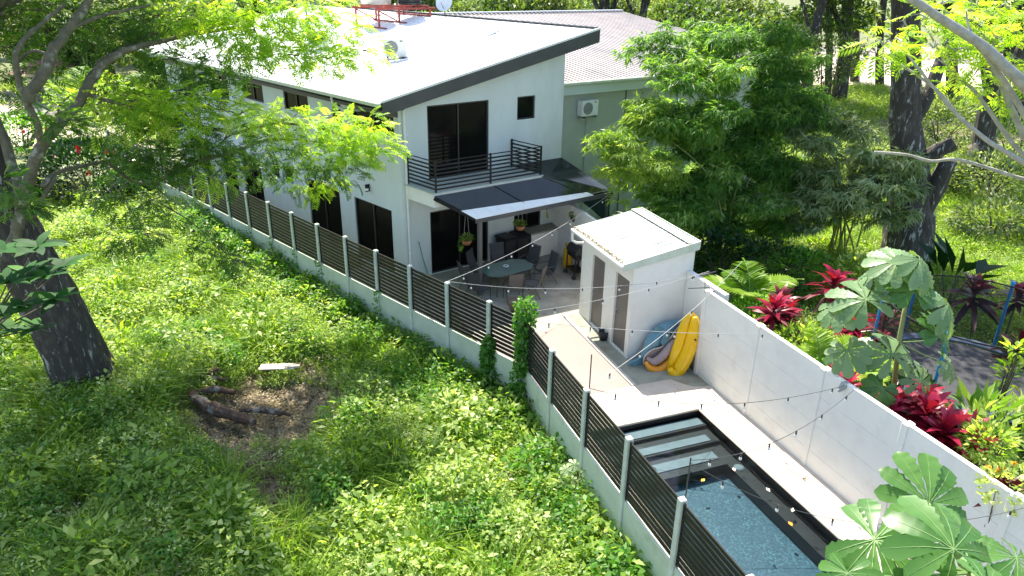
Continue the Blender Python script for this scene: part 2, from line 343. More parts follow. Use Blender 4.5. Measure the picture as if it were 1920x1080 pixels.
def tz(x, y):
    x = np.asarray(x, float); y = np.asarray(y, float)
    fld = sstep(.3, 2., leftof(x, y))*sstep(34, 26, y)
    z = -.14+fld*(.16*np.sin(x*.9+1)*np.sin(y*.7)+.10*np.sin(x*2.1)*np.cos(y*1.7+2)+.06*np.sin(x*4.3+y*2)*np.sin(y*3.9))+.45*sstep(20, 28, y)*sstep(-3, -8, x)*sstep(60, 35, y)
    hole = np.exp(-(((x+6.2)/1.9)**2+((y-15.6)/1.6)**2)); return z*(1-.7*hole)-.45*hole
# ================================================================== SETTING
xs = np.concatenate([[-400, -250, -150, -100, -75, -60, -50, -42], np.arange(-36, 30.1, .4), [33, 37, 42, 50, 60, 80, 120, 200, 400]])
ys = np.concatenate([[-60, -30, -10, 0, 3], np.arange(5, 46.1, .4), [48, 51, 55, 60, 68, 78, 90, 110, 140, 200, 400, 700]])
X, Y = np.meshgrid(xs, ys); Z = tz(X, Y); u_, v_ = uvq(np.stack([X, Y], -1))
Z = np.where((u_ > -3.7) & (u_ < .55) & (v_ > -.55) & (v_ < 9.5), -2.4, Z)
nx_, ny_ = len(xs), len(ys); ii = np.arange(nx_*ny_).reshape(ny_, nx_)
f = np.stack([ii[:-1, :-1], ii[:-1, 1:], ii[1:, 1:], ii[1:, :-1]], -1).reshape(-1, 4)
M['ground'] = mat('weedy_ground', (.10, .13, .045), .95, (.16, .17, .07), ns=.8, bump=.6, bs=6, c3=(.22, .17, .11), ns3=.55, lo3=.55, hi3=.72)
soil = np.clip(np.exp(-(((X+6.15)/2.1)**2+((Y-15.4)/2.1)**2)**2)*1.2+1.3*np.exp(-(((X+5.1-(Y-12.5)*-.55)/.85)**2+((Y-12.6)/1.5)**2)**2), 0, 1)
t = M['ground'].node_tree; N = t.nodes; L = t.links; b = N['Principled BSDF']; pc = b.inputs['Base Color'].links[0].from_socket; at = N.new('ShaderNodeAttribute'); at.attribute_name = 'soil'; mx = N.new('ShaderNodeMix'); mx.data_type = 'RGBA'
nz = N.new('ShaderNodeTexNoise'); nz.inputs['Scale'].default_value = 5; nz.inputs['Detail'].default_value = 8; tcc = N.new('ShaderNodeTexCoord'); L.new(tcc.outputs['Object'], nz.inputs['Vector']); crr = N.new('ShaderNodeValToRGB'); crr.color_ramp.elements[0].position = .4; crr.color_ramp.elements[0].color = (.05, .033, .022, 1); crr.color_ramp.elements[1].position = .62; crr.color_ramp.elements[1].color = (.27, .21, .145, 1); L.new(nz.outputs['Fac'], crr.inputs[0])
L.new(at.outputs['Fac'], mx.inputs[0]); L.new(pc, mx.inputs[6]); L.new(crr.outputs[0], mx.inputs[7]); L.new(mx.outputs[2], b.inputs['Base Color'])
g = npobj('ground', np.stack([X, Y, Z], -1).reshape(-1, 3), f, M['ground'], smooth=True, attrs={'soil': soil.ravel()}); g['kind'] = 'structure'
def flat(name, pts, z, m, th=.05):
    mb = MB().prism([(p[0], p[1]) for p in pts], z-th, z); return struct(name, mb, m)
# patio slabs, gravel strip, kerb and pool deck
flat('patio_floor', [Q(-4.1, -8.2), Q(-3.9, -12.5), Q(.98, -14), Q(.98, -5.95), Q(-.97, -5.95), Q(-1.06, -5.2), Q(-4.1, -5.2)], -.005, M['concrete'], .3)
flat('side_passage_floor', [BEND+FD*3.6, BEND+FD*26, H(0, 21), H(0, 0), Q(-3.9, -12.4), Q(-4.1, -8.2)], -.012, M['concrete'], .2)
flat('gravel_path', [Q(-4.1, -5.2), Q(-1.06, -5.2), Q(-1.06, -1.45), Q(-4.1, -1.45)], -.001, M['gravel'], .3)
flat('service_floor', [Q(-.94, -5.95), Q(.98, -5.95), Q(.9, -.75), Q(.3, -1.0), Q(-.1, -1.45), Q(-.94, -1.45)], -.002, M['concrete2'], .3)
kr = MB().beam(Q(-1.0, -5.98, -.01), Q(-1.0, -1.46, -.01), .13, .12); struct('kerb', kr, M['kerb'], bevel=.012)
dk = MB()
zt = .035
front = [(-4.12, -1.45), (-.12, -1.45), (.06, -1.42), (.24, -1.12), (.42, -.92), (.66, -.84), (.9, -.82)]
pl = [Q(a, b) for a, b in front]
dk.prism([(p.x, p.y) for p in pl+[Q(.9, 0), Q(-4.12, 0)]], -.3, zt)
dk.prism([tuple(Q(*a))[:2] for a in [(0, 0), (.9, 0), (.9, 12), (0, 12)]], -.3, zt)
dk.prism([tuple(Q(*a))[:2] for a in [(-4.12, 0), (-3.1, 0), (-3.1, 12), (-4.12, 12)]], -.3, zt)
struct('pool_deck', dk, M['deck'])
cop = MB()
for a, b in [((-3.1, .0), (.0, .0)), ((0, 0), (0, 9))]: cop.tube([Q(*a, zt-.035), Q(*b, zt-.035)], .037, 10)
struct('pool_edge', cop, M['deck'], smooth=True)
# pool shell, steps, bench, water
PW, PL = 3.1, 9.0
def sheet(mb, a, b, c, d): mb.add([a, b, c, d], [(0, 1, 2, 3)])
sh = MB(); zb = -.62; zt2 = -.01
for a, b in [((-PW, .03), (-.03, .03)), ((-.03, .03), (-.03, PL)), ((-PW+.02, PL), (-PW+.02, .03)), ((-.03, PL), (-PW, PL))]: sheet(sh, Q(*a, zb), Q(*b, zb), Q(*b, zt2), Q(*a, zt2))
struct('pool_wall', sh, M['pooldark'])
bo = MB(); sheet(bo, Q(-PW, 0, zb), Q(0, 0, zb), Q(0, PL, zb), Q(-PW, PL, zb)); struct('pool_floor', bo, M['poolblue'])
be = MB(); be.prism([tuple(Q(*a))[:2] for a in [(-.38, 1.75), (-.05, 1.75), (-.05, PL), (-.34, PL)]], zb+.01, -.32); struct('pool_bench', be, M['pooldark'])
ps = thing('pool_steps', 'three broad pale edged steps under water at the short end of the dark pool', 'steps', Q(-1.6, .3, -.6))
for k, (v0, v1, z) in enumerate([(.06, .45, -.17), (.45, 1.0, -.25), (1.0, 1.72, -.34)]):
    s = obj('step', MB().prism([tuple(Q(*a))[:2] for a in [(-PW+.05, v0), (-.06, v0), (-.06, v1), (-PW+.05, v1)]], zb+.02, z), M['pooldark'], ps)
    nv0, nv1 = [(.10, .40), (.70, .94), (1.22, 1.5)][k]
    obj('tread', MB().prism([tuple(Q(*a))[:2] for a in [(-PW+.05, nv0), (-.12-.15*k, nv0), (-.12-.15*k, nv1), (-PW+.05, nv1)]], z+.002, z+.02), M['poolstep'], s)
wm = bpy.data.materials.new('clear_rippled_water'); wm.use_nodes = True; t = wm.node_tree; N = t.nodes; L = t.links; N.remove(N['Principled BSDF']); out = N['Material Output']
tr = N.new('ShaderNodeBsdfTransparent'); tr.inputs[0].default_value = (.80, .92, .96, 1); gl = N.new('ShaderNodeBsdfGlossy'); gl.inputs['Roughness'].default_value = .02
fr = N.new('ShaderNodeFresnel'); fr.inputs[0].default_value = 1.33; tc = N.new('ShaderNodeTexCoord'); n1 = N.new('ShaderNodeTexNoise'); n1.inputs['Scale'].default_value = 5.5; n1.inputs['Detail'].default_value = 3
bp = N.new('ShaderNodeBump'); bp.inputs['Strength'].default_value = .10; bp.inputs['Distance'].default_value = .02; mx = N.new('ShaderNodeMixShader')
L.new(tc.outputs['Object'], n1.inputs['Vector']); L.new(n1.outputs['Fac'], bp.inputs['Height']); L.new(bp.outputs[0], gl.inputs['Normal']); L.new(bp.outputs[0], fr.inputs['Normal'])
L.new(fr.outputs[0], mx.inputs[0]); L.new(tr.outputs[0], mx.inputs[1]); L.new(gl.outputs[0], mx.inputs[2]); L.new(mx.outputs[0], out.inputs['Surface'])
# water surface: real small waves
gu = np.linspace(-PW+.01, -.035, 70); gv = np.linspace(.035, PL-.01, 200); GU, GV = np.meshgrid(gu, gv)
wz = -.13+.0022*np.sin(GU*7+GV*4)+.0018*np.sin(GV*11-GU*6+1)+.0010*np.sin(GU*19+GV*15)+.0004*np.sin(GV*27-GU*21)
pts = np.array(PO)[None, None]+GU[..., None]*np.array(PU)+GV[..., None]*np.array(PV); pts[..., 2] = wz
ii = np.arange(GU.size).reshape(GU.shape); ff = np.stack([ii[:-1, :-1], ii[1:, :-1], ii[1:, 1:], ii[:-1, 1:]], -1).reshape(-1, 4)
wt = npobj('water', pts.reshape(-1, 3), ff, wm, smooth=True); wt['kind'] = 'structure'
tag(obj('pool_light', MB().lathe(Q(-.2, 1.95, -.30), [(0, .012), (.09, .01), (.12, -.01), (.12, -.02)], 20), M['poolstep'], base=Q(-.2, 1.95, -.30)), 'round pale green pool fitting just under the water by the wall side', 'light')
for k, (px, py, mm, lab) in enumerate([(1318, 900, 'flowery', 'yellow fallen leaf floating nearest the pool steps'), (1376, 880, 'board', 'tan fallen leaf floating beside the round pool fitting'), (1486, 956, 'flowerw', 'white petal floating near the wall side pool edge'), (1482, 982, 'orange', 'small orange leaf floating on the dark side of the pool'), (1440, 918, 'flowerw', 'tiny pale petal floating in mid pool')]):
    p = gp(px, py, -.118); a = random.random()*3; mb = MB()
    mb.add([p+V(math.cos(a), math.sin(a), .01)*.07, p+V(-math.sin(a), math.cos(a), .15)*.04, p-V(math.cos(a), math.sin(a), 0)*.07, p-V(-math.sin(a), math.cos(a), -.1)*.045], [(0, 1, 2), (0, 2, 3)])
    tag(obj('fallen_leaf' if k not in (2, 4) else 'petal', mb, M[mm], base=p), lab, 'leaf')
# far dirt road and clearings
flat('dirt_road', [(-60, 60), (-30, 39), (-21, 33), (-17, 37), (-24, 46), (-60, 76)], .25, M['dirtroad'], .6)
flat('sandy_clearing', [(20, 72), (75, 72), (95, 112), (18, 112)], -.05, M['dirtroad'], .1)
flat('bare_soil', [(22, 50), (27, 46), (33, 44), (40, 47), (36, 53), (27, 56)], -.09, M['soil'], .1)

# ================================================================== WALL WITH OPENINGS
def wall_open(a, d, nrm, length, z0, top, openings, depth=.16, thick=.2):
    """front face towards nrm, openings = (s0, s1, z0, z1)"""
    mb = MB(); ss = sorted({0, length}|{o[0] for o in openings}|{o[1] for o in openings}); zs = sorted({z0}|{o[2] for o in openings}|{o[3] for o in openings})
    P = lambda s, z, k=0.: a+d*s-nrm*k+V(0, 0, z)
    def inside(s, z): return any(o[0] < s < o[1] and o[2] < z < o[3] for o in openings)
    for i in range(len(ss)-1):
        s0, s1 = ss[i], ss[i+1]
        for j in range(len(zs)):
            lo = zs[j]; hi0 = top(s0) if j == len(zs)-1 else zs[j+1]; hi1 = top(s1) if j == len(zs)-1 else zs[j+1]
            if inside((s0+s1)/2, (lo+min(hi0, hi1))/2): continue
            for k in (0, thick): mb.add([P(s0, lo, k), P(s1, lo, k), P(s1, hi1, k), P(s0, hi0, k)], [(0, 1, 2, 3)])
    for o in openings:
        q = [(o[0], o[2]), (o[1], o[2]), (o[1], o[3]), (o[0], o[3])]
        for k in range(4): (s0, za), (s1, zc) = q[k], q[(k+1) % 4]; mb.add([P(s0, za), P(s1, zc), P(s1, zc, thick), P(s0, za, thick)], [(0, 1, 2, 3)])
    for s in (0, length): mb.add([P(s, z0), P(s, z0, thick), P(s, top(s), thick), P(s, top(s))], [(0, 1, 2, 3)])
    mb.add([P(0, top(0)), P(length, top(length)), P(length, top(length), thick), P(0, top(0), thick)], [(0, 1, 2, 3)])
    return mb
def glazing(name, a, d, nrm, o, parent, mullions=1, gm='glass', depth=.07, fw=.05):
    s0, s1, z0, z1 = o; P = lambda s, z, k=0.: a+d*s-nrm*k+V(0, 0, z)
    fr = MB()
    e = .004
    for (sa, za, sb, zb_) in [(s0+e, z0+fw/2, s1-e, z0+fw/2), (s0+e, z1-fw/2, s1-e, z1-fw/2)]: fr.beam(P(sa, za, depth), P(sb, zb_, depth), .06, fw)
    for s in [s0+fw/2+e]+[s0+(s1-s0)*(k+1)/(mullions+1) for k in range(mullions)]+[s1-fw/2-e]: fr.beam(P(s, z0+fw+.001, depth+.003), P(s, z1-fw-.001, depth+.003), .06, fw, up=tuple(d))
    f_ = obj(name, fr, M['alframe'], parent)
    n = mullions+1; w = (s1-s0)/n
    for k in range(n):
        a0, a1 = s0+w*k, s0+w*(k+1)-.002; q = [P(a0, z0+e, depth+.02), P(a1, z0+e, depth+.02), P(a1, z1-e, depth+.02), P(a0, z1-e, depth+.02)]
        q2 = [p-nrm*.012 for p in q]; m_ = MB().add(q+q2, [(0, 1, 2, 3), (7, 6, 5, 4), (0, 4, 5, 1), (1, 5, 6, 2), (2, 6, 7, 3), (3, 7, 4, 0)])
        obj('pane', m_, M[gm], f_)
    return f_
# ================================================================== THE HOUSE
house = thing('house', 'two storey white house with a single slope white roof, charcoal fascia and dark glass doors', 'house', H(0, 0))
NE = -EY; NE = (EX.cross(V(0, 0, 1))).normalized()           # outward normal of the end wall
NE = NE if NE.y < 0 else -NE
NS = (EY.cross(V(0, 0, 1))).normalized(); NS = NS if NS.x < 0 else -NS
SL = .215; rz = lambda s: 6.17+SL*(s+.78)
endo = [(1.02, 3.39, .02, 2.29), (4.52, 5.75, .97, 1.59), (1.03, 3.40, 3.42, 5.85), (4.58, 5.35, 5.05, 5.85)]
obj('wall', wall_open(H(0, 0), EX, NE, 6.62, -.2, lambda s: rz(s)-.2, endo), M['wall'], house)
sideo = [(.63, 2.89, .02, 2.37), (3.84, 6.10, .02, 2.40), (8.3, 8.85, 1.9, 2.5), (7.2, 7.8, 1.9, 2.5), (9.9, 11.6, .02, 2.4), (12.3, 13.6, .02, 2.4), (15, 16.5, .8, 2.4),
         (.25, 2.62, 4.86, 5.56), (3.3, 3.88, 4.86, 5.56), (5.48, 7.27, 4.86, 5.56), (8.91, 10.66, 4.86, 5.56), (12.01, 13.8, 4.6, 5.56), (15.2, 16.8, 4.6, 5.56)]
obj('wall', wall_open(H(0, 0), EY, NS, 18.6, -.2, lambda s: rz(0)-.45, sideo), M['wall'], house)
obj('wall', MB().beam(H(6.5, .25, 3.7), H(6.5, 18.5, 3.7), .2, 7.4).beam(H(.2, 18.5, 2.9), H(6.4, 18.5, 2.9), .2, 6), M['wall'], house)
d1 = glazing('glass_door', H(0, 0), EX, NE, endo[0], house, 1, 'glass'); glazing('window', H(0, 0), EX, NE, endo[1], house, 1)
d2 = glazing('glass_door', H(0, 0), EX, NE, endo[2], house, 1); d2['label'] = 'upstairs sliding glass door behind the balcony'; glazing('window', H(0, 0), EX, NE, endo[3], house, 0)
for o in sideo[:2]: glazing('glass_door', H(0, 0), EY, NS, o, house, 1, 'glass2')
for o in sideo[4:6]: glazing('glass_door', H(0, 0), EY, NS, o, house, 1, 'glass2')
for o in sideo[2:4]+sideo[6:]: glazing('window', H(0, 0), EY, NS, o, house, 0 if o[1]-o[0] < 1 else 1)
obj('eave_band', MB().beam(H(-.012, .01, 5.72), H(-.012, 18.5, 5.72), .02, .30), M['fascia'], house)
obj('soffit', MB().prism([tuple(H(*a))[:2] for a in [(-.72, -.36), (-.01, -.36), (-.01, 18.9), (-.72, 18.9)]], 5.86, 5.89), M['fascia'], house)
# roof: one sheet per bay, running down the slope, each with standing ribs
T1 = 19.2; nb = 19; bw = (T1+.4)/nb
for k in range(nb):
    t0 = -.4+bw*k+.004; t1 = -.4+bw*(k+1)-.004; mb = MB(); p = [H(-.80, t0, rz(-.8)), H(7.75, t0, rz(7.75)), H(7.75, t1, rz(7.75)), H(-.80, t1, rz(-.8))]
    mb.add([q for q in p]+[q-V(0, 0, .03) for q in p], [(0, 1, 2, 3), (7, 6, 5, 4), (0, 4, 5, 1), (1, 5, 6, 2), (2, 6, 7, 3), (3, 7, 4, 0)])
    for r_ in range(3):
        tt = t0+(t1-t0)*(r_+.08)/3; mb.beam(H(-.80, tt, rz(-.8)+.012), H(7.75, tt, rz(7.75)+.004), .035, .014)
    obj('roof_sheet', mb, M['roof'], house)
fb = MB(); a, b = H(-.78, -.43), H(7.74, -.43)
def tilted(mb, a, b, z0a, z1a, z0b, z1b, n, th):
    q = [a+V(0, 0, z0a), b+V(0, 0, z0b), b+V(0, 0, z1b), a+V(0, 0, z1a)]; q2 = [p-n*th for p in q]
    return mb.add(q+q2, [(0, 1, 2, 3), (7, 6, 5, 4), (0, 4, 5, 1), (1, 5, 6, 2), (2, 6, 7, 3), (3, 7, 4, 0)])
obj('fascia', tilted(fb, a, b, rz(-.78)-.42, rz(-.78)-.02, rz(7.74)-.45, rz(7.74)-.02, NE, .03), M['fascia'], house)
obj('roof_edge_trim', tilted(MB(), a+NE*.012, b+NE*.012, rz(-.78)-.02, rz(-.78)+.05, rz(7.74)-.02, rz(7.74)+.05, NE, .06), M['white'], house)
obj('ridge_cap', MB().beam(H(7.72, -.38, rz(7.72)+.05), H(7.72, T1, rz(7.72)+.05), .16, .03).beam(H(7.78, -.38, rz(7.72)-.15), H(7.78, T1, rz(7.72)-.15), .03, .34), M['fascia'], house)
obj('gutter', MB().beam(H(-.87, -.42, 6.08), H(-.87, T1, 6.08), .12, .13), M['gutter'], house, bevel=.02)
dn = MB(); dn.tube([H(-.83, 2.35, 6.02), H(-.80, 2.35, 5.74), H(-.6, 2.1, 5.6), H(-.10, 1.9, 5.55)], .045, 8); obj('downpipe', dn, M['white'], house, smooth=True)
dn = MB(); dn.tube([H(.16, -.06, rz(.1)-.45), H(.16, -.06, -.05)], .045, 10)
for z in (1, 3, 5): dn.beam(H(.16, -.01, z), H(.16, -.12, z), .12, .03)
obj('downpipe', dn, M['white'], house, smooth=False)
for t_, z in ((1.85, 2.93), (5.17, 2.96)):
    l_ = thing('wall_lamp', 'black wall lantern above the gap between the two big side doors' if t_ < 3 else 'black wall lantern beside the small high windows, left of the other lantern', 'lamp', H(-.02, t_, z), group='wall lanterns on the side wall')
    obj('bracket', MB().beam(H(-.002, t_, z+.12), H(-.002, t_, z-.14), .12, .02, up=tuple(EY)), M['black'], l_)
    obj('lamp_shade', MB().lathe(H(-.11, t_, z-.14), [(.0, 0), (.055, 0), (.06, .1), (.05, .2), (.075, .22), (.0, .27)], 8), M['black'], l_)
    obj('lens', MB().lathe(H(-.11, t_, z-.10), [(.062, 0), (.064, .06), (.061, .08)], 8), M['white'], l_)
# balcony
bal = thing('balcony', 'narrow white slab balcony with black horizontal slat railing outside the upstairs glass door', 'balcony', H(.2, -1.4, 2.95))
obj('slab', MB().prism([tuple(H(*a))[:2] for a in [(.14, -.004), (.14, -1.5), (4.36, -1.5), (4.36, -.004)]], 2.94, 3.38), M['whitewall'], bal)
obj('floor_tile', MB().prism([tuple(H(*a))[:2] for a in [(.1, -.006), (.1, -1.54), (4.40, -1.54), (4.40, -.006)]], 3.383, 3.42), M['adjwall'], bal)
def rail_run(a, b, root, z0, z1, n, slat_h, first=True, last=True, mids=0, zoff=0, pm='black'):
    d = (b-a).normalized(); k = mids+2; Ls = (b-a).length
    for i in range(k):
        if (i == 0 and not first) or (i == k-1 and not last): continue
        p = a+d*Ls*i/(k-1); obj('post', MB().beam(p+V(0, 0, z0), p+V(0, 0, z1+.03), .05, .05, up=tuple(d)), M[pm], root)
    for j in range(n):
        z = z0+.10+(z1-z0-.10)*j/(n-1)
        obj('slat', MB().beam(a+d*.02+V(0, 0, z+zoff), b-d*.02+V(0, 0, z+zoff), .022, slat_h if j < n-1 else .03), M[pm], root)
rail_run(H(.22, -1.48), H(4.32, -1.48), bal, 3.42, 4.4, 8, .052, mids=1)
rail_run(H(.22, -.06), H(.22, -1.48), bal, 3.42, 4.4, 8, .052, last=False, zoff=.003)
rail_run(H(4.32, -.06), H(4.32, -1.48), bal, 3.42, 4.4, 8, .052, last=False, zoff=.003)
# pergola
per = thing('pergola', 'lean to patio roof of dark tinted panels on a charcoal steel frame below the balcony', 'pergola', H(1.08, -2.38))
pz = lambda t: 3.38+(3.38-2.70)*t/2.45
s_e = [.92, 2.35, 3.75, 5.15, 6.62]
M['tint'] = mat('dark_tinted_roof_panel', (.012, .018, .019), .09, (.02, .028, .028), ns=1.4, spec=.4, c3=(.10, .10, .095), ns3=9, lo3=.68, hi3=.8)
PN = [[(.12, -1.545, 3.33), (2.33, -1.545, 3.33), (3.03, -2.42, 2.72), (.92, -2.42, 2.72)], [(2.37, -1.545, 3.33), (4.36, -1.545, 3.33), (5.48, -2.42, 2.72), (3.07, -2.42, 2.72)], [(4.42, -1.52, 3.33), (4.42, -.03, 3.46), (6.60, -.03, 3.46), (6.62, -2.42, 2.72), (5.52, -2.42, 2.72)]]
for q_ in PN:
    p = [H(*a) for a in q_]; n = len(p); obj('roof_panel', MB().add([q+V(0, 0, .012) for q in p]+p, [tuple(range(n)), tuple(range(2*n-1, n-1, -1))]+[(i, (i+1) % n, n+(i+1) % n, n+i) for i in range(n)]), M['tint'], per)
for a, b in (((.10, -1.54, 3.27), (.90, -2.42, 2.67)), ((2.35, -1.54, 3.27), (3.05, -2.42, 2.66)), ((4.39, -1.54, 3.27), (5.5, -2.42, 2.66)), ((6.62, -.03, 3.40), (6.62, -2.42, 2.66))): obj('rafter', MB().beam(H(*a), H(*b), .05, .11), M['black'], per)
for a, b in (((2.35, -1.54, 3.352), (3.05, -2.42, 2.742)), ((4.39, -1.54, 3.352), (5.5, -2.42, 2.742))): obj('glazing_bar', MB().beam(H(*a), H(*b), .035, .012), M['black'], per)
obj('front_beam', MB().beam(H(.90, -2.48, 2.61), H(6.64, -2.48, 2.61), .07, .14), M['fascia'], per)
fl_ = [H(.62, -2.16, 2.93), H(5.6, -2.34, 2.80), H(5.7, -2.53, 2.72), H(.88, -2.53, 2.70)]
obj('flashing', MB().add(fl_+[q-V(0, 0, .012) for q in fl_], [(3, 2, 1, 0), (4, 5, 6, 7), (0, 1, 5, 4), (1, 2, 6, 5), (2, 3, 7, 6), (3, 0, 4, 7)]), M['white'], per)
obj('post', MB().beam(H(1.08, -2.44, 0), H(1.08, -2.44, 2.54), .12, .12, up=tuple(EX)), mat('grey_brown_post_paint', (.10, .095, .09), .5), per)
obj('post', MB().beam(H(6.45, -2.44, 0), H(6.45, -2.44, 2.54), .10, .10, up=tuple(EX)), M['fascia'], per)
# the sagging green shade mesh under the pergola's far end
M['mesh'] = mat('dark_green_shade_mesh', (.010, .04, .03), .8, (.02, .06, .045), ns=30)
mb = MB(); n = 8
g0 = []; 
for i in range(n+1):
    for j in range(5):
        s = 6.66; t_ = -.1-2.3*i/n; z1 = 3.4-.72*i/n-.08; z = z1-(.9+.25*i/n)*j/4; g0.append(H(s+.02*math.sin(i*2+j), t_, z))
mb.add(g0, [(i*5+j, (i+1)*5+j, (i+1)*5+j+1, i*5+j+1) for i in range(n) for j in range(4)])
sm = obj('shade_mesh', mb, M['mesh'], base=H(6.66, -1.2, 2)); so_ = sm.modifiers.new('thickness', 'SOLIDIFY'); so_.thickness = .01
tag(sm, 'dark green shade netting hanging from the far end of the pergola', 'netting')

# ================================================================== NEIGHBOUR BUILDING
nbld = thing('neighbour_house', 'putty coloured house with a low faded pinkish grey metal roof beyond the white house', 'house', H(7.5, 1.2))
AZ0 = lambda s, t, z=0.: H(s, 1.2+t, z)
obj('wall', MB().beam(AZ0(6.9, .1, 2.75), AZ0(22, .1, 2.75), .2, 5.9), M['adjwall'], nbld)
for s in (11.0, 13.6): obj('wall_joint', MB().beam(AZ0(s, -.012, -.1), AZ0(s, -.012, 5.5), .03, .03, up=tuple(EX)), M['darkwire'], nbld)
obj('fascia', MB().beam(AZ0(6.9, -.28, 5.72), AZ0(22, -.28, 5.62), .05, .34), M['adjfascia'], nbld)
obj('gutter', MB().beam(AZ0(6.9, -.40, 5.98), AZ0(22, -.40, 5.88), .16, .13), M['gutter'], nbld, bevel=.03)
rza = lambda s, t: 6.03-.0066*(s-6.9)+.165*(t+.4)
for k in range(15):
    s0, s1 = 6.9+k*1.0+.004, 6.9+(k+1)*1.0-.004; te = 10.6
    mb = MB(); p = [AZ0(s0, -.4, rza(s0, -.4)), AZ0(s1, -.4, rza(s1, -.4)), AZ0(s1, te, rza(s1, te)), AZ0(s0, te, rza(s0, te))]
    mb.add(p+[q-V(0, 0, .03) for q in p], [(3, 2, 1, 0), (4, 5, 6, 7), (0, 1, 5, 4), (1, 2, 6, 5), (2, 3, 7, 6), (3, 0, 4, 7)])
    for r_ in range(4):
        s = s0+.05+r_*.25; mb.beam(AZ0(s, -.4, rza(s, -.4)+.012), AZ0(s, te, rza(s, te)+.012), .05, .03)
    obj('roof_sheet', mb, M['pinkroof'], nbld)
rc = MB()
for k in range(60): rc.beam(AZ0(6.9+k*.25, 10.5, rza(7, 10.6)+.06-.0017*k), AZ0(6.9+k*.25+.16, 10.5, rza(7, 10.6)+.06-.0017*k), .3, .05)
obj('ridge_cap', rc, M['dish'], nbld)
def condenser(label, P, ang, w=.82, h=.6, d=.32, tag_=True):
    """outdoor unit: case, fan grille with ring and blades, side vents, feet"""
    r_ = thing('air_conditioner', label, 'air conditioner', (0, 0, 0))
    obj('case', MB().box((0, 0, h/2+.06), w, d, h), M['white'], r_, bevel=.02)
    g_ = MB(); n = 24
    for k in range(4):
        rr = .06+.055*k; g_.tube([(-.12+rr*math.cos(2*math.pi*i/n), -d/2-.012, h/2+.06+rr*math.sin(2*math.pi*i/n)) for i in range(n+1)], .006, 5)
    for i in range(12): a = 2*math.pi*i/12; g_.beam((-.12+.04*math.cos(a), -d/2-.012, h/2+.06+.04*math.sin(a)), (-.12+.23*math.cos(a), -d/2-.012, h/2+.06+.23*math.sin(a)), .006, .006)
    obj('fan_grille', g_, M['greygrille'], r_)
    obj('fan_recess', MB().tube([(-.12, -d/2-.006, h/2+.06), (-.12, -d/2+.002, h/2+.06)], .235, 28), M['greygrille'], r_)
    sv = MB()
    for k in range(7): sv.beam((w/2+.004, -d/2+.05, .16+k*.06), (w/2+.004, d/2-.05, .16+k*.06), .01, .02)
    obj('side_vent', sv, M['greygrille'], r_)
    for x in (-w/3, w/3): obj('foot', MB().box((x, 0, .03), .06, d+.06, .05), M['fascia'], r_)
    obj('badge', MB().box((.24, -d/2-.003, h-.02), .09, .006, .035), M['fascia'], r_)
    r_.location = P; r_.rotation_euler = (0, 0, ang); return r_
aE = math.atan2(EX.y, EX.x)
condenser('white wall mounted condenser with a grey fan under the neighbour eave', AZ0(8.8, -.22, 4.62), aE)
tag(obj('wall_bracket', MB().beam(AZ0(8.5, -.006, 4.56), AZ0(8.5, -.42, 4.56), .04, .04).beam(AZ0(9.1, -.006, 4.56), AZ0(9.1, -.42, 4.56), .04, .04).tube([AZ0(8.95, -.03, 4.52), AZ0(8.95, -.03, 3.2), AZ0(8.95, -.03, .3)], .02, 6), M['adjwall'], base=AZ0(9.35, 0, 4.6)), 'steel brackets and pipe below the condenser on the neighbour wall', 'bracket')
condenser('white condenser standing on the bright roof near its centre', H(2.54, 3.85, rz(2.54)+.02), aE-.55, .82, .62, .4)
condenser('smaller white condenser on the roof half hidden by the overhanging branch', H(2.33, 8.59, rz(2.33)+.02), aE-.55)
hs = MB(); p0 = H(2.54, 3.85, rz(2.54)); hs.tube([p0+V(.45, -.1, .4), p0+V(.75, -.2, .35), p0+V(.85, -.25, .15), p0+V(.6, -.4, .06), p0+V(0, -.7, .0), p0+V(-.7, -1.0, -.12), p0+V(-1.1, -1.1, -.2), p0+V(-1.1, -1.5, -.22)], .022, 6)
tag(obj('hose', hs, M['dish'], base=p0), 'pale insulated hose looping from the condenser across the roof', 'hose')
# tank stand and tanks on the roof
P0 = H(6.3, 9.9); st_ = thing('tank_stand', 'rusty red steel frame carrying the water tanks on the roof', 'stand', H(6.3, 9.9, 7.6))
zt_ = 8.22; cs = [(5.35, 10.9), (5.35, 9.2), (6.3, 10.9), (6.3, 9.2), (7.45, 10.6), (7.45, 8.7)]
for s, t_ in cs: obj('leg', MB().beam(H(s, t_, rz(s)+.03), H(s, t_, zt_), .07, .07, up=tuple(EX)), M['red'], st_)
for t_ in (9.2, 10.9): obj('beam', MB().beam(H(5.2, t_, zt_+.04), H(7.9, t_-.25, zt_+.04), .08, .09), M['red'], st_)
for s in (5.35, 6.3, 7.45): obj('crossbar', MB().beam(H(s, 8.8, zt_+.13), H(s, 11, zt_+.13), .07, .08), M['red'], st_)
for s, t_ in ((5.35, 9.2), (5.35, 10.9)): obj('brace', MB().beam(H(s, t_, zt_-.03), H(s+.9, t_, rz(s+.9)+.06), .05, .05), M['red'], st_)
for s in (5.35, 6.3, 7.45): obj('foot_bar', MB().beam(H(s, 8.7, rz(s)+.03), H(s, 11.1, rz(s)+.03), .09, .05), M['red'], st_)
ct = H(5.95, 10.3, zt_+.18)
ctk = MB(); ctk.lathe(ct, [(0, 0), (.62, 0), (.64, .05), (.64, 1.2), (.6, 1.3), (.3, 1.42), (0, 1.45)], 28)
tag(obj('water_tank', ctk, M['cream'], base=ct, smooth=True), 'cream cylindrical water tank on the red roof stand', 'tank')
bt = H(7.05, 9.55, zt_+.18); bk = thing('water_tank', 'black ribbed water tank beside the cream tank', 'tank', bt)
prof = [(0, 0), (.5, 0)]
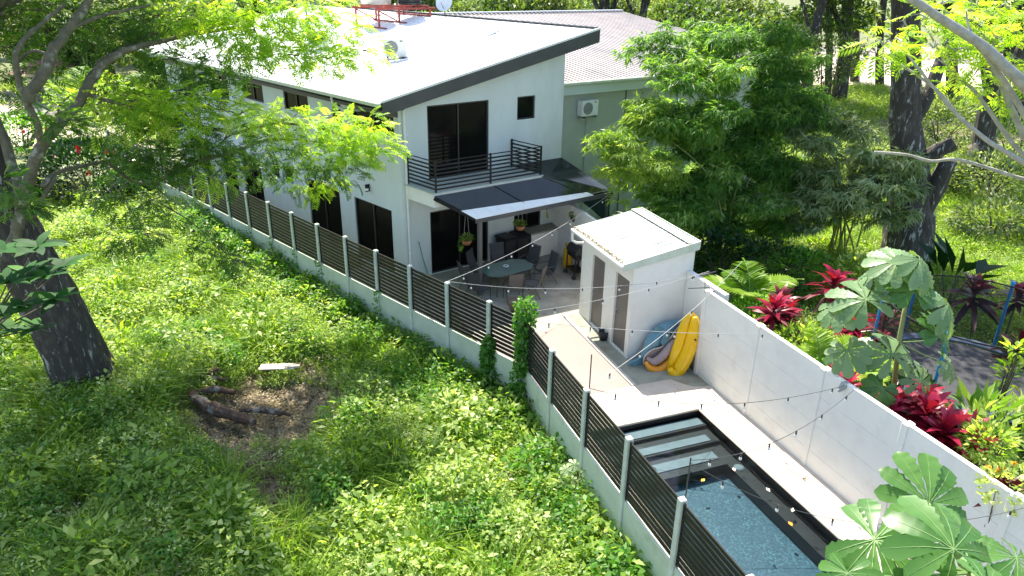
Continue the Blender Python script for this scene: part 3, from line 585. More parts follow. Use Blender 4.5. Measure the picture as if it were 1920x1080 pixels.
for k in range(12): prof += [(.52, .04+k*.1), (.52, .09+k*.1), (.49, .11+k*.1)]
prof += [(.4, 1.3), (0, 1.36)]
obj('body', MB().lathe(bt, prof, 28), M['tankblack'], bk); obj('strap', MB().lathe(bt, [(.525, .55), (.525, .62)], 28), M['dish'], bk)
dsh = thing('satellite_dish', 'pale grey satellite dish at the high edge of the roof', 'dish', H(7.6, 7.9, rz(7.6)))
dd = MB(); ctr = H(7.6, 7.9, rz(7.6)+.55); nrm = V(-.35, -.9, .35).normalized(); ax = nrm.orthogonal().normalized(); ay = nrm.cross(ax); rings = []
for i in range(6):
    r_ = .38*i/5
    rings += [ctr+ax*r_*math.cos(a)+ay*r_*math.sin(a)+nrm*(r_*r_*.6) for a in [2*math.pi*k/20 for k in range(20)]]
dd.add(rings, [(i*20+k, i*20+(k+1) % 20, (i+1)*20+(k+1) % 20, (i+1)*20+k) for i in range(5) for k in range(20)])
obj('reflector', dd, M['dish'], dsh, smooth=True); obj('mast', MB().tube([H(7.62, 7.95, rz(7.6)), ctr-nrm*.05], .025, 6), M['fascia'], dsh); obj('feed_arm', MB().tube([ctr-V(0, 0, .35), ctr+nrm*.4-V(0, 0, .1)], .012, 5), M['fascia'], dsh)
tl = H(6.2, 3.0, rz(6.2))
tag(obj('roof_scrap', MB().box(tl+V(-.25, 0, .05), .5, .2, .06, .5).box(tl+V(.0, .25, .08), .22, .12, .06, .2).box(tl+V(.35, .35, .06), .45, .12, .05, .6), M['dish'], base=tl), 'few loose grey offcuts lying near the high edge of the roof', 'scrap')

# ================================================================== FENCES
def fence(label, pts, root_name='slat_fence', nsl=11, z0=1.2, z1=2.44, zb_=-.5):
    r_ = thing(root_name, label, 'fence', pts[0]); d = (pts[1]-pts[0]).normalized(); nf = V(d.y, -d.x, 0)
    sdata = {}
    for i, p in enumerate(pts):
        mb = MB().beam(p+V(0, 0, zb_), p+V(0, 0, 2.5), .12, .12, up=tuple(d)); obj('post', mb, M['post'], r_, bevel=.012)
    for i in range(len(pts)-1):
        a, b = pts[i], pts[i+1]; a2 = a+(b-a).normalized()*.062; b2 = b-(b-a).normalized()*.062
        for j, (za, zc) in enumerate([(zb_, -.0), (0.0, .6), (.6, z0-.03)]):
            obj('panel', MB().beam(a2+V(0, 0, (za+zc)/2+.001), b2+V(0, 0, (za+zc)/2+.001), .05, zc-za-.006), M['fencewall'], r_, bevel=.006)
        pit = (z1-z0)/nsl
        key = round((b2-a2).length, 3)
        for k in range(nsl):
            z = z0+pit*(k+.5)+.02; mid = (a2+b2)/2+V(0, 0, z)
            if (key, 's') not in sdata:
                L_ = (b2-a2).length; m_ = MB().beam(V(-L_/2, 0, 0), V(L_/2, 0, 0), .024, pit*.67)
                me = bpy.data.meshes.new('slat'); me.from_pydata([tuple(q) for q in m_.v], [], m_.f); me.materials.append(M['slat']); sdata[(key, 's')] = me
            o = bpy.data.objects.new('slat', sdata[(key, 's')]); COL.objects.link(o); o.parent = r_
            o.location = mid-Vector(OFF[r_]); o.rotation_euler = (random.gauss(0, .015), random.gauss(0, .002), math.atan2((b-a).y, (b-a).x))
        for e in (a2, b2):
            s_ = 1 if e is a2 else -1; c_ = e+(b-a).normalized()*.02*s_
            obj('slat_stile', MB().beam(c_+V(0, 0, z0), c_+V(0, 0, z1+.02), .035, .03, up=tuple((b-a).normalized())), M['slat'], r_)
    return r_
FR = [Q(-4.14, -1.52+1.69*k) for k in range(0, 8)]
FR[0] = BEND
fence('black slat fence on a mossy concrete wall beside the pool, right of the vine', FR)
FL0 = V(-.55, 16.2, 0); FL = [FL0+V(-.709, .705, 0)*1.583*k for k in range(0, 18)]
fence('long black slat fence on a mossy wall running left along the house', [BEND+V(-.08, .09, 0)]+FL)
for p, lab in ((FR[2], 'thin dark rod standing up from the fence post left of the pool'), (FR[4], 'thin dark rod standing up from the fence post nearest the pool steps')):
    tag(obj('rod', MB().tube([p+V(.05, .03, 2.3), p+V(.05, .03, 3.25)], .012, 6), M['darkwire'], base=p), lab, 'rod', None)
# crossbar-like end post cap blocks of the pool fence
# ================================================================== WHITE BOUNDARY WALLS
def panel_wall(label, a, b, h, nbay, rows, nrm):
    r_ = thing('boundary_wall', label, 'wall', a); d = (b-a)/nbay; du = d.normalized()
    for i in range(nbay+1):
        p = a+d*i; obj('pilaster', MB().beam(p+V(0, 0, -.2), p+V(0, 0, h-.01), .20, .14, up=tuple(du)), M['whitewall'], r_, bevel=.01)
    for i in range(nbay):
        for j in range(rows):
            za, zc = -.2+(h+.2)*j/rows, -.2+(h+.2)*(j+1)/rows; p = a+d*i+du*.071; q = a+d*(i+1)-du*.071
            obj('panel', MB().beam(p+V(0, 0, (za+zc)/2)+nrm*(.028), q+V(0, 0, (za+zc)/2)+nrm*(.028), .10, zc-za-.003), M['whitewall'], r_, bevel=.003)
    return r_
panel_wall('long white panel wall along the wall side of the pool', Q(.98, -1.54), Q(.98, 9.0), 2.45, 5, 4, -PU)
panel_wall('white panel wall behind the patio, running from the shed towards the house', Q(1.12, -14.0), Q(1.12, -6.1), 2.2, 4, 4, -PU)
stb = struct('wall_stub', MB().beam(Q(1.24, -2.82, 1.1), Q(1.24, -1.12, 1.1), .14, 2.7), M['whitewall'])
tag(stb, 'short white wall piece between the shed corner and the long pool wall', 'wall'); stb['kind'] = 'thing'

# ================================================================== SHED
shed = thing('shed', 'small white shed with two brown doors and a weathered white metal roof', 'shed', Q(-.48, -2.8))
S = lambda w, l, z=0.: Q(-.485+w, -5.95+l, z)                # w into the shed, l along the front
SW_, SL_ = 1.85, 3.11; dz = lambda w: 2.88+.17*w
so2 = [(.72, 1.50, .04, 2.28), (2.17, 2.93, .04, 2.28)]
obj('wall', wall_open(S(0, 0), PV, -PU, SL_, -.1, lambda s: dz(0), so2, thick=.14), M['whitewall'], shed)
mb = MB()
for l, n_ in ((SL_, 1), (0, -1)):
    q = [S(.14, l, -.1), S(SW_, l, -.1), S(SW_, l, dz(SW_)), S(.14, l, dz(.14))]; q2 = [p-PV*n_*.14 for p in q]
    mb.add(q+q2, [(0, 1, 2, 3), (7, 6, 5, 4), (0, 4, 5, 1), (1, 5, 6, 2), (2, 6, 7, 3), (3, 7, 4, 0)])
mb.beam(S(SW_-.07, .15, 1.55), S(SW_-.07, SL_-.15, 1.55), .14, 3.3)
obj('wall', mb, M['whitewall'], shed)
for o in so2:
    d_ = obj('door', MB().beam(S(.08, o[0]+.01, (o[2]+o[3])/2), S(.08, o[1]-.01, (o[2]+o[3])/2), .04, o[3]-o[2]-.02), M['doorbrown'], shed)
    obj('handle', MB().tube([S(.05, o[0]+.08, 1.0), S(-.01, o[0]+.08, 1.02), S(-.01, o[0]+.08, 1.14), S(.05, o[0]+.08, 1.16)], .012, 6), M['dish'], d_)
for k in range(7):
    l0, l1 = -.02+k*.456+.003, -.02+(k+1)*.456-.003; mb = MB(); p = [S(-.34, l0, dz(-.34)+.06), S(-.34, l1, dz(-.34)+.06), S(SW_+.06, l1, dz(SW_)+.07), S(SW_+.06, l0, dz(SW_)+.07)]
    mb.add(p+[q-V(0, 0, .03) for q in p], [(3, 2, 1, 0), (4, 5, 6, 7), (0, 1, 5, 4), (1, 2, 6, 5), (2, 3, 7, 6), (3, 0, 4, 7)])
    for r_ in range(2): l = l0+.04+r_*.225; mb.beam(S(-.34, l, dz(-.34)+.066), S(SW_+.06, l, dz(SW_)+.076), .04, .016)
    obj('roof_sheet', mb, M['shedroof'], shed)
obj('fascia', tilted(MB(), S(-.36, 3.19), S(SW_+.08, 3.19), dz(-.36)-.12, dz(-.36)+.085, dz(SW_)-.14, dz(SW_)+.10, PV, .03), M['gutter'], shed)
obj('fascia', MB().beam(S(SW_+.09, -.02, dz(SW_)+.01), S(SW_+.09, 3.17, dz(SW_)+.01), .03, .18), M['gutter'], shed)
obj('flashing', MB().beam(S(SW_-.12, -.02, dz(SW_)+.070), S(SW_-.12, 3.16, dz(SW_)+.070), .30, .006), M['gutter'], shed)
obj('gutter', MB().beam(S(-.38, 0, dz(-.38)-.0), S(-.38, 3.16, dz(-.38)-.0), .09, .10), M['whitewall'], shed, bevel=.02)
obj('downpipe', MB().tube([S(-.38, .06, dz(-.4)-.05), S(-.38, .06, 2.5), S(-.25, .1, 2.42), S(-.03, .12, 2.4)], .04, 8), M['white'], shed)
lf = LeafCloud(); n = 420; tt = rng.random(n)*3.1; P = np.array([list(S(-.34+rng.random()*.10*(.5 if rng.random() < .8 else 2.5), x, dz(-.3)+.085)) for x in tt]); lf.leaves(P, rvec(n), rvec(n, 2), .05, .03)
o = lf.build('fallen_leaves', M['dryleaf']); o['kind'] = 'stuff'; tag(o, 'brown fallen leaves collected along the low edge of the shed roof', 'leaves')
# ================================================================== PATIO OBJECTS
def pvv(px, py, v):      # sight line meets the vertical plane v = const beside the pool
    r_ = ray(px, py); o = np.array([0, 0, CAMZ]); n = np.array(PV); t = ((np.array(PO)-o)@n+v)/(r_@n); return Vector(o+t*r_)
TC = gp(950, 502, .72); TC.z = 0; aT = aE+.02
tb = thing('dining_table', 'dark framed patio table with a frosted green glass top and cut corners', 'table', (0, 0, 0))
tp = [(-.92, -.3), (-.62, -.55), (.62, -.55), (.92, -.3), (.92, .3), (.62, .55), (-.62, .55), (-.92, .3)]
obj('tabletop', MB().prism(tp, .715, .725), M['tableglass'], tb)
rim = MB()
for i in range(8): a, b = tp[i], tp[(i+1) % 8]; rim.beam((a[0], a[1], .705), (b[0], b[1], .705), .03, .03)
obj('rim', rim, M['tubemetal'], tb)
for x in (-.65, .65):
    for y in (-.4, .4): obj('leg', MB().tube([(x, y, .7), (x*1.05, y*1.08, .35), (x*1.12, y*1.2, 0)], .018, 8), M['tubemetal'], tb)
tb.location = TC; tb.rotation_euler = (0, 0, aT)
rg = MB(); n = 28
rg.tube([(.085*math.cos(2*math.pi*i/n), .085*math.sin(2*math.pi*i/n), .745) for i in range(n+1)], .018, 8)
rgo = obj('ashtray', rg, M['white'], smooth=True); rgo.location = TC+V(-.03, .1, 0); tag(rgo, 'white ring shaped dish in the middle of the glass table', 'dish')
def make_chair(sm, label):
    r_ = thing('patio_chair', label, 'chair', (0, 0, 0), 'sling chairs round the patio table')
    w = .24
    def sheet(pts, name):
        mb = MB(); vs = []
        for y, z in pts: vs += [(-w, y, z), (w, y, z)]
        mb.add(vs, [(2*i, 2*i+1, 2*i+3, 2*i+2) for i in range(len(pts)-1)]); o = obj(name, mb, sm, r_); s = o.modifiers.new('thickness', 'SOLIDIFY'); s.thickness = .012; return o
    sheet([(.24, .44), (.22, .435), (0, .40), (-.18, .40)], 'seat'); sheet([(-.2, .42), (-.26, .62), (-.33, .85), (-.37, 1.06)], 'backrest')
    fr = MB()
    for x in (-w-.015, w+.015): fr.tube([(x, .25, .44), (x, 0, .40), (x, -.19, .41), (x, -.27, .62), (x, -.34, .85), (x, -.38, 1.08)], .013, 6)
    fr.tube([(-w-.015, -.38, 1.075), (w+.015, -.38, 1.075)], .013, 6); obj('frame', fr, M['tubemetal'], r_)
    for x in (-w-.03, w+.03):
        obj('armrest', MB().tube([(x, -.29, .66), (x, -.05, .67), (x, .16, .65), (x, .22, .60)], [.014, .02, .02, .014], 6), M['tubemetal'], r_)
        obj('leg', MB().tube([(x, .22, .60), (x, .25, .44), (x, .29, 0)], .013, 6), M['tubemetal'], r_)
        obj('leg', MB().tube([(x, -.05, .40), (x, -.2, .25), (x, -.34, 0)], .013, 6), M['tubemetal'], r_)
    return r_
chs = [((-.45, .98), 'patio chair behind the table, standing left of the black bins'), ((.42, 1.02), 'patio chair behind the table, nearest the white counter'), ((1.22, .42), 'tall backed patio chair at the wall end of the table'),
       ((1.32, -.42), 'patio chair pulled back at the front right of the table'), ((-.42, -.98), 'taupe backed patio chair at the near side of the table, beside the pergola post'), ((.40, -1.0), 'taupe backed patio chair at the near side of the table, by the climbing vine'),
       ((-1.2, .38), 'patio chair standing behind the pergola post by the glass door'), ((-1.35, -.35), 'patio chair at the fence end of the table, left of the pergola post')]
ch0 = make_chair(M['sling'], chs[0][1]); chb = None
for k, ((x, y), lab) in enumerate(chs):
    p = TC+V(x*math.cos(aT)-y*math.sin(aT), x*math.sin(aT)+y*math.cos(aT), 0); d = TC-p; rot = math.atan2(d.y, d.x)-math.pi/2+random.uniform(-.2, .2)
    if k == 0: c = ch0
    elif k == 4: c = chb = make_chair(M['slingbrown'], lab)
    elif k == 5: c = dup(chb, lab)
    else: c = dup(ch0, lab)
    c.location = p; c.rotation_euler = (0, 0, rot)
# counter with dark slatted door
ct_ = thing('outdoor_counter', 'white masonry counter with a black louvred door in the patio corner', 'counter', H(5.2, -.5))
obj('body', MB().prism([tuple(H(*a))[:2] for a in [(4.75, -.03), (4.75, -.66), (6.3, -.66), (6.3, -.03)]], 0, .93), M['whitewall'], ct_)
obj('countertop', MB().prism([tuple(H(*a))[:2] for a in [(4.70, -.03), (4.70, -.70), (6.34, -.70), (6.34, -.03)]], .933, .99), M['concrete2'], ct_)
dr = MB()
for k in range(11): dr.beam(H(4.742, -.10, .12+k*.07), H(4.742, -.6, .12+k*.07), .02, .05)
obj('louvre_door', MB().beam(H(4.746, -.07, .47), H(4.746, -.63, .47), .012, .84), M['black'], ct_); obj('louvre', dr, M['black'], ct_)
# two black wheeled bins
def make_bin(label):
    r_ = thing('wheeled_bin', label, 'bin', (0, 0, 0))
    b = MB(); b.add([(-.2, -.24, .05), (.2, -.24, .05), (.2, .2, .05), (-.2, .2, .05), (-.28, -.33, .98), (.28, -.33, .98), (.28, .30, .98), (-.28, .30, .98)], [(3, 2, 1, 0), (4, 5, 6, 7), (0, 1, 5, 4), (1, 2, 6, 5), (2, 3, 7, 6), (3, 0, 4, 7)]); obj('body', b, M['rubber'], r_, bevel=.03)
    l = MB(); l.add([(-.31, -.37, .985), (.31, -.37, .985), (.31, .34, .985), (-.31, .34, .985), (-.24, -.3, 1.06), (.24, -.3, 1.06), (.24, .30, 1.07), (-.24, .30, 1.07)], [(3, 2, 1, 0), (4, 5, 6, 7), (0, 1, 5, 4), (1, 2, 6, 5), (2, 3, 7, 6), (3, 0, 4, 7)]); obj('lid', l, M['black'], r_, bevel=.02)
    for x in (-.24, .24): obj('wheel', MB().tube([(x-.03, .24, .1), (x+.03, .24, .1)], .1, 14), M['rubber'], r_)
    obj('handle', MB().tube([(-.2, .36, 1.0), (-.2, .42, .98), (.2, .42, .98), (.2, .36, 1.0)], .016, 6), M['rubber'], r_); return r_
b1 = make_bin('black wheeled bin against the wall beside the glass door'); b1.location = H(3.75, -.5); b1.rotation_euler = (0, 0, aE+.1)
b2 = dup(b1, 'black wheeled bin against the wall next to the counter', H(4.35, -.5), aE-.1)
# hanging plants
def hanging(label, P, hook, pot='terracotta', trail=True):
    r_ = thing('hanging_plant', label, 'hanging plant', P)
    obj('pot', MB().lathe(P, [(0, 0), (.11, .01), (.17, .10), (.18, .17), (.165, .17), (.15, .1)], 16), M[pot], r_, smooth=True)
    obj('cord', MB().tube([P+V(.1, 0, .16), hook], .006, 4).tube([P+V(-.1, 0, .16), hook], .006, 4), M['wire'], r_)
    lc = LeafCloud(); n = 130; pp, uu = ellip(n, P+V(0, 0, .24), (.2, .2, .12)); uu[:, 2] = abs(uu[:, 2])*.4+.1; lc.leaves(pp, uu, rvec(n, 1.5), .10, .05, .2)
    if trail: n = 60; pp, uu = ellip(n, P+V(-.18, -.05, .0), (.08, .08, .2)); lc.leaves(pp, uu+[0, 0, -.6], rvec(n), .08, .045)
    lc.build('foliage', M['weed'], r_); return r_
hanging('terracotta basket with trailing plants hanging in front of the dark glass door', H(1.35, -1.45, 1.45), H(1.35, -1.45, 2.9))
hanging('terracotta bowl with a leafy plant hanging over the bins', H(3.4, -1.6, 1.62), H(3.4, -1.6, 2.85), trail=False)
hanging('leafy hanging plant in a dark pot beside the patio side wall', H(5.55, -1.9, 1.62), H(5.55, -1.9, 2.8), 'deadwood', trail=False)
# wall shower / lamp
wl = thing('wall_fitting', 'black jointed wall lamp above the counter', 'lamp', H(5.98, -.03, 1.6))
obj('backplate', MB().beam(H(5.98, -.004, 1.85), H(5.98, -.004, 1.55), .14, .02, up=tuple(EX)), M['black'], wl); obj('arm', MB().tube([H(5.98, -.03, 1.8), H(5.9, -.15, 1.95), H(6.02, -.22, 1.82)], [.02, .035, .05], 8), M['black'], wl)
obj('hose_coil', MB().tube([H(5.98, -.05, 1.55), H(5.95, -.1, 1.3), H(6.0, -.1, 1.2), H(6.03, -.06, 1.45)], .02, 6), mat('lime_hose', (.45, .5, .15), .4), wl)
# mop and handle leaning on the wall
mp_ = thing('broom', 'green handled broom leaning on the white wall left of the glass door', 'broom', H(.62, -.35))
obj('handle', MB().tube([H(.62, -.32, .12), H(.52, -.05, 1.35)], .016, 6), M['green'], mp_); obj('brush', MB().beam(H(.52, -.42, .05), H(.74, -.26, .05), .07, .1).tube([H(.7, -.3, .1), H(.62, -.1, .75)], .012, 5), M['green'], mp_)
# gas cylinder
G = gp(1063, 500); gc = thing('gas_cylinder', 'yellow gas cylinder standing beside the black barbecue', 'gas cylinder', G)
obj('body', MB().lathe(G, [(0, .03), (.15, .03), (.16, .08), (.16, .62), (.13, .70), (.05, .74), (0, .74)], 20), M['gasyellow'], gc, smooth=True); obj('foot_ring', MB().lathe(G, [(.13, 0), (.145, 0), (.145, .05), (.13, .05)], 18), M['gasyellow'], gc)
cb = MB(); 
for k in range(3): a = k*2.1; cb.beam(G+V(.1*math.cos(a), .1*math.sin(a), .70), G+V(.1*math.cos(a), .1*math.sin(a), .86), .05, .02)
cb.lathe(G, [(.11, .84), (.12, .84), (.12, .88), (.11, .88)], 16); obj('collar', cb, M['gasyellow'], gc); obj('valve', MB().tube([G+V(0, 0, .72), G+V(0, 0, .82)], .025, 8), M['fascia'], gc)
# barbecue
B0 = gp(1080, 517); bq = thing('barbecue', 'black barbecue grill on legs half hidden behind the shed corner', 'barbecue', B0); d1_, d2_ = PV, PU
bx = lambda a, b, z: B0+PU*a+PV*b+V(0, 0, z)
obj('firebox', MB().prism([tuple(bx(a, b, 0))[:2] for a, b in [(-.22, -.4), (.25, -.4), (.25, .35), (-.22, .35)]], .72, .9), M['black'], bq, bevel=.02)
ld = MB(); n = 8; prof = [(math.cos(math.pi*i/n)*.25+.01, math.sin(math.pi*i/n)*.26+.905) for i in range(n+1)]
ld.add([bx(a, b, z) for b in (-.4, .35) for a, z in prof], [(i, i+1, n+2+i, n+1+i) for i in range(n)]+[tuple(range(n+1)), tuple(range(2*n+1, n, -1))]); obj('lid', ld, M['rubber'], bq)
for a, b in ((-.2, -.36), (.22, -.36), (-.2, .32), (.22, .32)): obj('leg', MB().beam(bx(a, b, .72), bx(a*1.1, b, .04), .04, .04, up=tuple(PU)), M['black'], bq)
for b in (-.36, .32): obj('wheel', MB().tube([bx(-.24, b, .08)-PV*.03, bx(-.24, b, .08)+PV*.03], .08, 14), M['rubber'], bq)
obj('shelf', MB().beam(bx(0, -.4, .25), bx(0, .34, .25), .42, .02), M['black'], bq)
# pots
Pp = gp(968, 583); pp_ = thing('plant_pot', 'round brown clay pot standing behind the fence left of the climbing vine', 'pot', Pp)
obj('pot', MB().lathe(Pp, [(0, 0), (.17, 0), (.26, .2), (.28, .36), (.26, .38), (.23, .34), (.0, .33)], 20), mat('brown_clay', (.17, .12, .09), .8), pp_, smooth=True)
Pb_ = gp(1131, 636); pb = thing('plant_pot', 'small black round pot standing between the two shed doors', 'pot', Pb_)
obj('pot', MB().lathe(Pb_, [(0, 0), (.11, 0), (.15, .12), (.15, .27), (.135, .27), (.13, .2), (0, .2)], 18), M['rubber'], pb, smooth=True)
# inflatables leaning on the shed front
def blob(name, pts, rs, m, parent, n=14, flat=1.):
    P = [Vector(p) for p in pts]
    def cr(a, b, c, d, t): return .5*((2*b)+(-a+c)*t+(2*a-5*b+4*c-d)*t*t+(-a+3*b-3*c+d)*t**3)
    pp, rr = [], []
    for i in range(len(P)-1):
        q = [P[max(i-1, 0)], P[i], P[i+1], P[min(i+2, len(P)-1)]]; r4 = [rs[max(i-1, 0)], rs[i], rs[i+1], rs[min(i+2, len(P)-1)]]
        for k in range(6): pp.append(cr(*q, k/6)); rr.append(max(.004, cr(*r4, k/6)))
    pp.append(P[-1]); rr.append(rs[-1]); mb = MB().tube(pp, rr, n)
    return obj(name, mb, m, parent, smooth=True)
shk = thing('shark_float', 'deflating teal shark pool float with a pale belly leaning on the shed wall', 'pool float', pvv(1205, 685, -2.5))
sv_ = -2.55
blob('body', [pvv(1184, 683, -2.5), pvv(1199, 676, -2.5), pvv(1211, 660, -2.52), pvv(1224, 640, -2.55), pvv(1242, 622, -2.6), pvv(1262, 610, -2.62), pvv(1281, 601, -2.65)], [.03, .07, .13, .21, .22, .17, .05], M['sharkblue'], shk)
def fin(name, pts, v0, th, m, parent):
    q = [pvv(x, y, v0) for x, y in pts]; mb = MB(); mb.add(q+[p+PV*th for p in q], [tuple(range(len(q))), tuple(range(2*len(q)-1, len(q)-1, -1))]+[(i, (i+1) % len(q), len(q)+(i+1) % len(q), len(q)+i) for i in range(len(q))]); return obj(name, mb, m, parent, bevel=.015)
fin('dorsal_fin', [(1226, 617), (1231, 611), (1241, 614), (1246, 626), (1236, 622), (1229, 621)], -2.52, .06, M['sharkblue'], shk)
fin('tail_fin', [(1177, 681), (1190, 675), (1204, 668), (1205, 676), (1208, 689), (1196, 684)], -2.48, .06, M['sharkblue'], shk)
fin('side_fin', [(1239, 640), (1246, 628), (1254, 626), (1252, 638), (1243, 647)], -2.30, .04, M['sharkblue'], shk)
fin('belly', [(1208, 682), (1209, 669), (1222, 657), (1240, 650), (1255, 636), (1268, 618), (1283, 604), (1276, 625), (1262, 648), (1240, 670), (1222, 688)], -2.36, .05, M['sharkbelly'], shk)
blob('piping', [pvv(1207, 683, -2.3), pvv(1209, 668, -2.3), pvv(1223, 656, -2.3), pvv(1241, 650, -2.3), pvv(1256, 635, -2.32), pvv(1269, 617, -2.35), pvv(1283, 603, -2.4)], [.022]*7, M['sharkedge'], shk, 8)
blob('eye', [pvv(1268, 607, -2.44), pvv(1270, 608, -2.40)], [.03, .02], M['rubber'], shk, 8)
orf = thing('orange_float', 'orange rimmed pool float with a mauve seat lying against the shark float', 'pool float', pvv(1240, 695, -2.2))
blob('rim', [pvv(1211, 679, -2.14), pvv(1219, 690, -2.08), pvv(1236, 693, -2.05), pvv(1254, 680, -2.08), pvv(1266, 660, -2.12), pvv(1270, 641, -2.18)], [.05, .09, .12, .13, .12, .05], M['orange'], orf)
blob('seat', [pvv(1214, 672, -2.18), pvv(1226, 678, -2.14), pvv(1242, 668, -2.14), pvv(1256, 650, -2.18), pvv(1264, 638, -2.22)], [.05, .11, .12, .11, .05], M['sharkbelly'], orf)
ylf = thing('yellow_float', 'glossy yellow banana shaped pool float leaning upright by the end of the long wall', 'pool float', pvv(1264, 704, -1.7))
ya = [(1256, 692), (1262, 699), (1272, 694), (1283, 676), (1293, 652), (1299, 628), (1303, 603), (1303, 594)]
yb_ = [(1303, 593), (1296, 592), (1288, 603), (1281, 622), (1275, 642), (1267, 664), (1258, 684), (1256, 691)]
blob('front_tube', [pvv(*p, -1.72) for p in ya], [.08, .14, .18, .19, .185, .165, .12, .06], M['yellow'], ylf, 16)
blob('rear_tube', [pvv(*p, -1.95) for p in yb_], [.06, .10, .14, .16, .16, .15, .11, .06], M['yellow'], ylf, 16)
blob('valve', [pvv(1303, 637, -1.55), pvv(1305, 638, -1.5)], [.025, .02], M['rubber'], ylf, 8)
# string lights
def string_light(label, a, b, sag, nb_, mid=None, m='wire'):
    r_ = thing('string_light', label, 'string lights', a); pts = [a+(b-a)*(i/24)-V(0, 0, sag*4*(i/24)*(1-i/24)) for i in range(25)]
    obj('cable', MB().tube(pts, .006, 5), M[m], r_)
    for k in range(nb_):
        t = (k+.6)/nb_*24; i = int(t); p = pts[i]+(pts[min(i+1, 24)]-pts[i])*(t-i)
        bo_ = obj('bulb', MB().lathe(p-V(0, 0, .16), [(0, .02), (.02, .03), (.026, .05), (.02, .075), (.013, .09)], 10), M['bulb'], r_, smooth=True)
        obj('socket', MB().tube([p-V(0, 0, .075), p], .017, 7), M['darkwire'], bo_)
    return r_
z5 = V(0, 0, 2.52); brk = Q(1.2, -1.9, 2.75)
string_light('string of bulbs rising from the fence post to the far corner of the pergola', FL[1]+z5, H(6.45, -2.5, 2.6), .22, 8)
string_light('string of bulbs from the fence post across the chairs to the shed front', FL[1]+z5+V(.03, 0, 0), brk, .32, 7)
string_light('string of bulbs from the top of the climbing vine to the bracket by the shed', BEND+V(0, 0, 2.6), brk+V(0, 0, .05), .12, 4)
string_light('string of bulbs crossing the lower half of the shed doors', BEND+V(0, 0, 2.4), Q(1.0, 1.2, 2.5), .10, 6)
string_light('string of bulbs from the rod near the gravel path over the pool floats', FR[2]+V(.05, .03, 2.55), Q(2.6, -2.4, 2.7), .25, 6, m='wire')
string_light('string of bulbs from the post at the gravel path straight to the long wall top', FR[2]+V(.05, .03, 2.5), Q(.98, 3.35, 2.45), .42, 6, m='darkwire')
string_light('string of bulbs from the rod by the pool rising to the long wall top', FR[4]+V(.05, .03, 3.2), Q(.98, 3.5, 2.45), .42, 6, m='darkwire')
string_light('lowest string of bulbs crossing the deep end of the pool', FR[4]+V(.05, .03, 3.15), Q(.98, 7.2, 2.5), .75, 6, m='darkwire')
bk_ = thing('wire_bracket', 'thin dark wire bracket on the wall top right of the shed', 'bracket', brk)
obj('bar', MB().tube([dp(1290, 541, 16.9), dp(1330, 539, 16.9), dp(1330, 549, 16.9)], .012, 5).tube([dp(1322, 525, 16.9), dp(1322, 548, 16.9)], .010, 5).tube([brk-V(.25, .0, .1), brk+V(.2, .1, 0)], .015, 5), M['darkwire'], bk_)
fl = dp(1583, 722, Q(.98, 3.3).y); fo = thing('flood_lamp', 'small grey lamp head clamped on top of the long wall', 'lamp', fl)
obj('head', MB().tube([fl+V(-.12, -.05, -.12), fl+V(.0, 0, .0), fl+V(.08, .03, .04)], [.03, .085, .05], 10), M['greygrille'], fo); obj('arm', MB().tube([fl+V(.08, .03, .02), fl+V(.2, .1, -.05)], .02, 6), M['fascia'], fo)
# metal gate between the houses
gt = thing('metal_gate', 'dark metal bar gate between the house and its neighbour', 'gate', gp(1165, 415, 0)); ga, gb = H(6.9, .6), H(9.4, .45)
ga, gb = gp(1140, 408, 0), gp(1208, 398, 0)
for i in range(15): p = ga+(gb-ga)*i/14; obj('bar', MB().beam(p+V(0, 0, .05), p+V(0, 0, 2.15+.02*(i % 2)), .03, .03, up=(1, 0, 0)), M['fascia'], gt)
obj('rail', MB().beam(ga+V(0, 0, .3), gb+V(0, 0, .3), .03, .05).beam(ga+V(0, 0, 1.9), gb+V(0, 0, 1.9), .03, .05), M['fascia'], gt)
# trampoline behind the wall
TRC = V(11.3, 15.9, 0); tr_ = thing('trampoline', 'dark round trampoline with bright blue sleeved net poles behind the long wall', 'trampoline', TRC)
n = 40; RR = 2.1
obj('jumping_mat', MB().lathe(TRC+V(0, 0, .82), [(0, 0), (RR-.25, 0), (RR-.25, -.012), (0, -.012)], n), M['mat'], tr_)
obj('padding', MB().lathe(TRC+V(0, 0, .84), [(RR-.24, 0), (RR+.06, 0), (RR+.06, .04), (RR-.24, .04), (RR-.24, 0)], n), mat('dusty_blue_padding', (.10, .14, .22), .6), tr_)
obj('frame_ring', MB().tube([TRC+V(RR*math.cos(2*math.pi*i/n), RR*math.sin(2*math.pi*i/n), .8) for i in range(n+1)], .03, 8), M['black'], tr_)
obj('top_ring', MB().tube([TRC+V(RR*math.cos(2*math.pi*i/n), RR*math.sin(2*math.pi*i/n), 2.62) for i in range(n+1)], .02, 6), M['black'], tr_)
for k in range(6):
    a = math.radians(222+60*k); p = TRC+V(RR*math.cos(a), RR*math.sin(a), 0)*1.03
    p = V(TRC.x+RR*1.04*math.cos(a), TRC.y+RR*1.04*math.sin(a), 0)
    po = obj('net_pole', MB().tube([p+V(0, 0, .4), p+V(0, 0, 2.66)], .038, 10), M['bluepole'], tr_); obj('cap', MB().lathe(p+V(0, 0, 2.66), [(0, .1), (.045, .08), (.055, .04), (.045, 0)], 10), M['bluepole'], po)
    obj('leg', MB().tube([p+V(0, 0, .8), p+V(0, 0, 0)], .025, 8), M['black'], tr_)
nm = bpy.data.materials.new('black_safety_net'); nm.use_nodes = True; t = nm.node_tree; N = t.nodes; L = t.links; b = N['Principled BSDF']; b.inputs['Base Color'].default_value = (.012, .012, .014, 1); b.inputs['Roughness'].default_value = .8
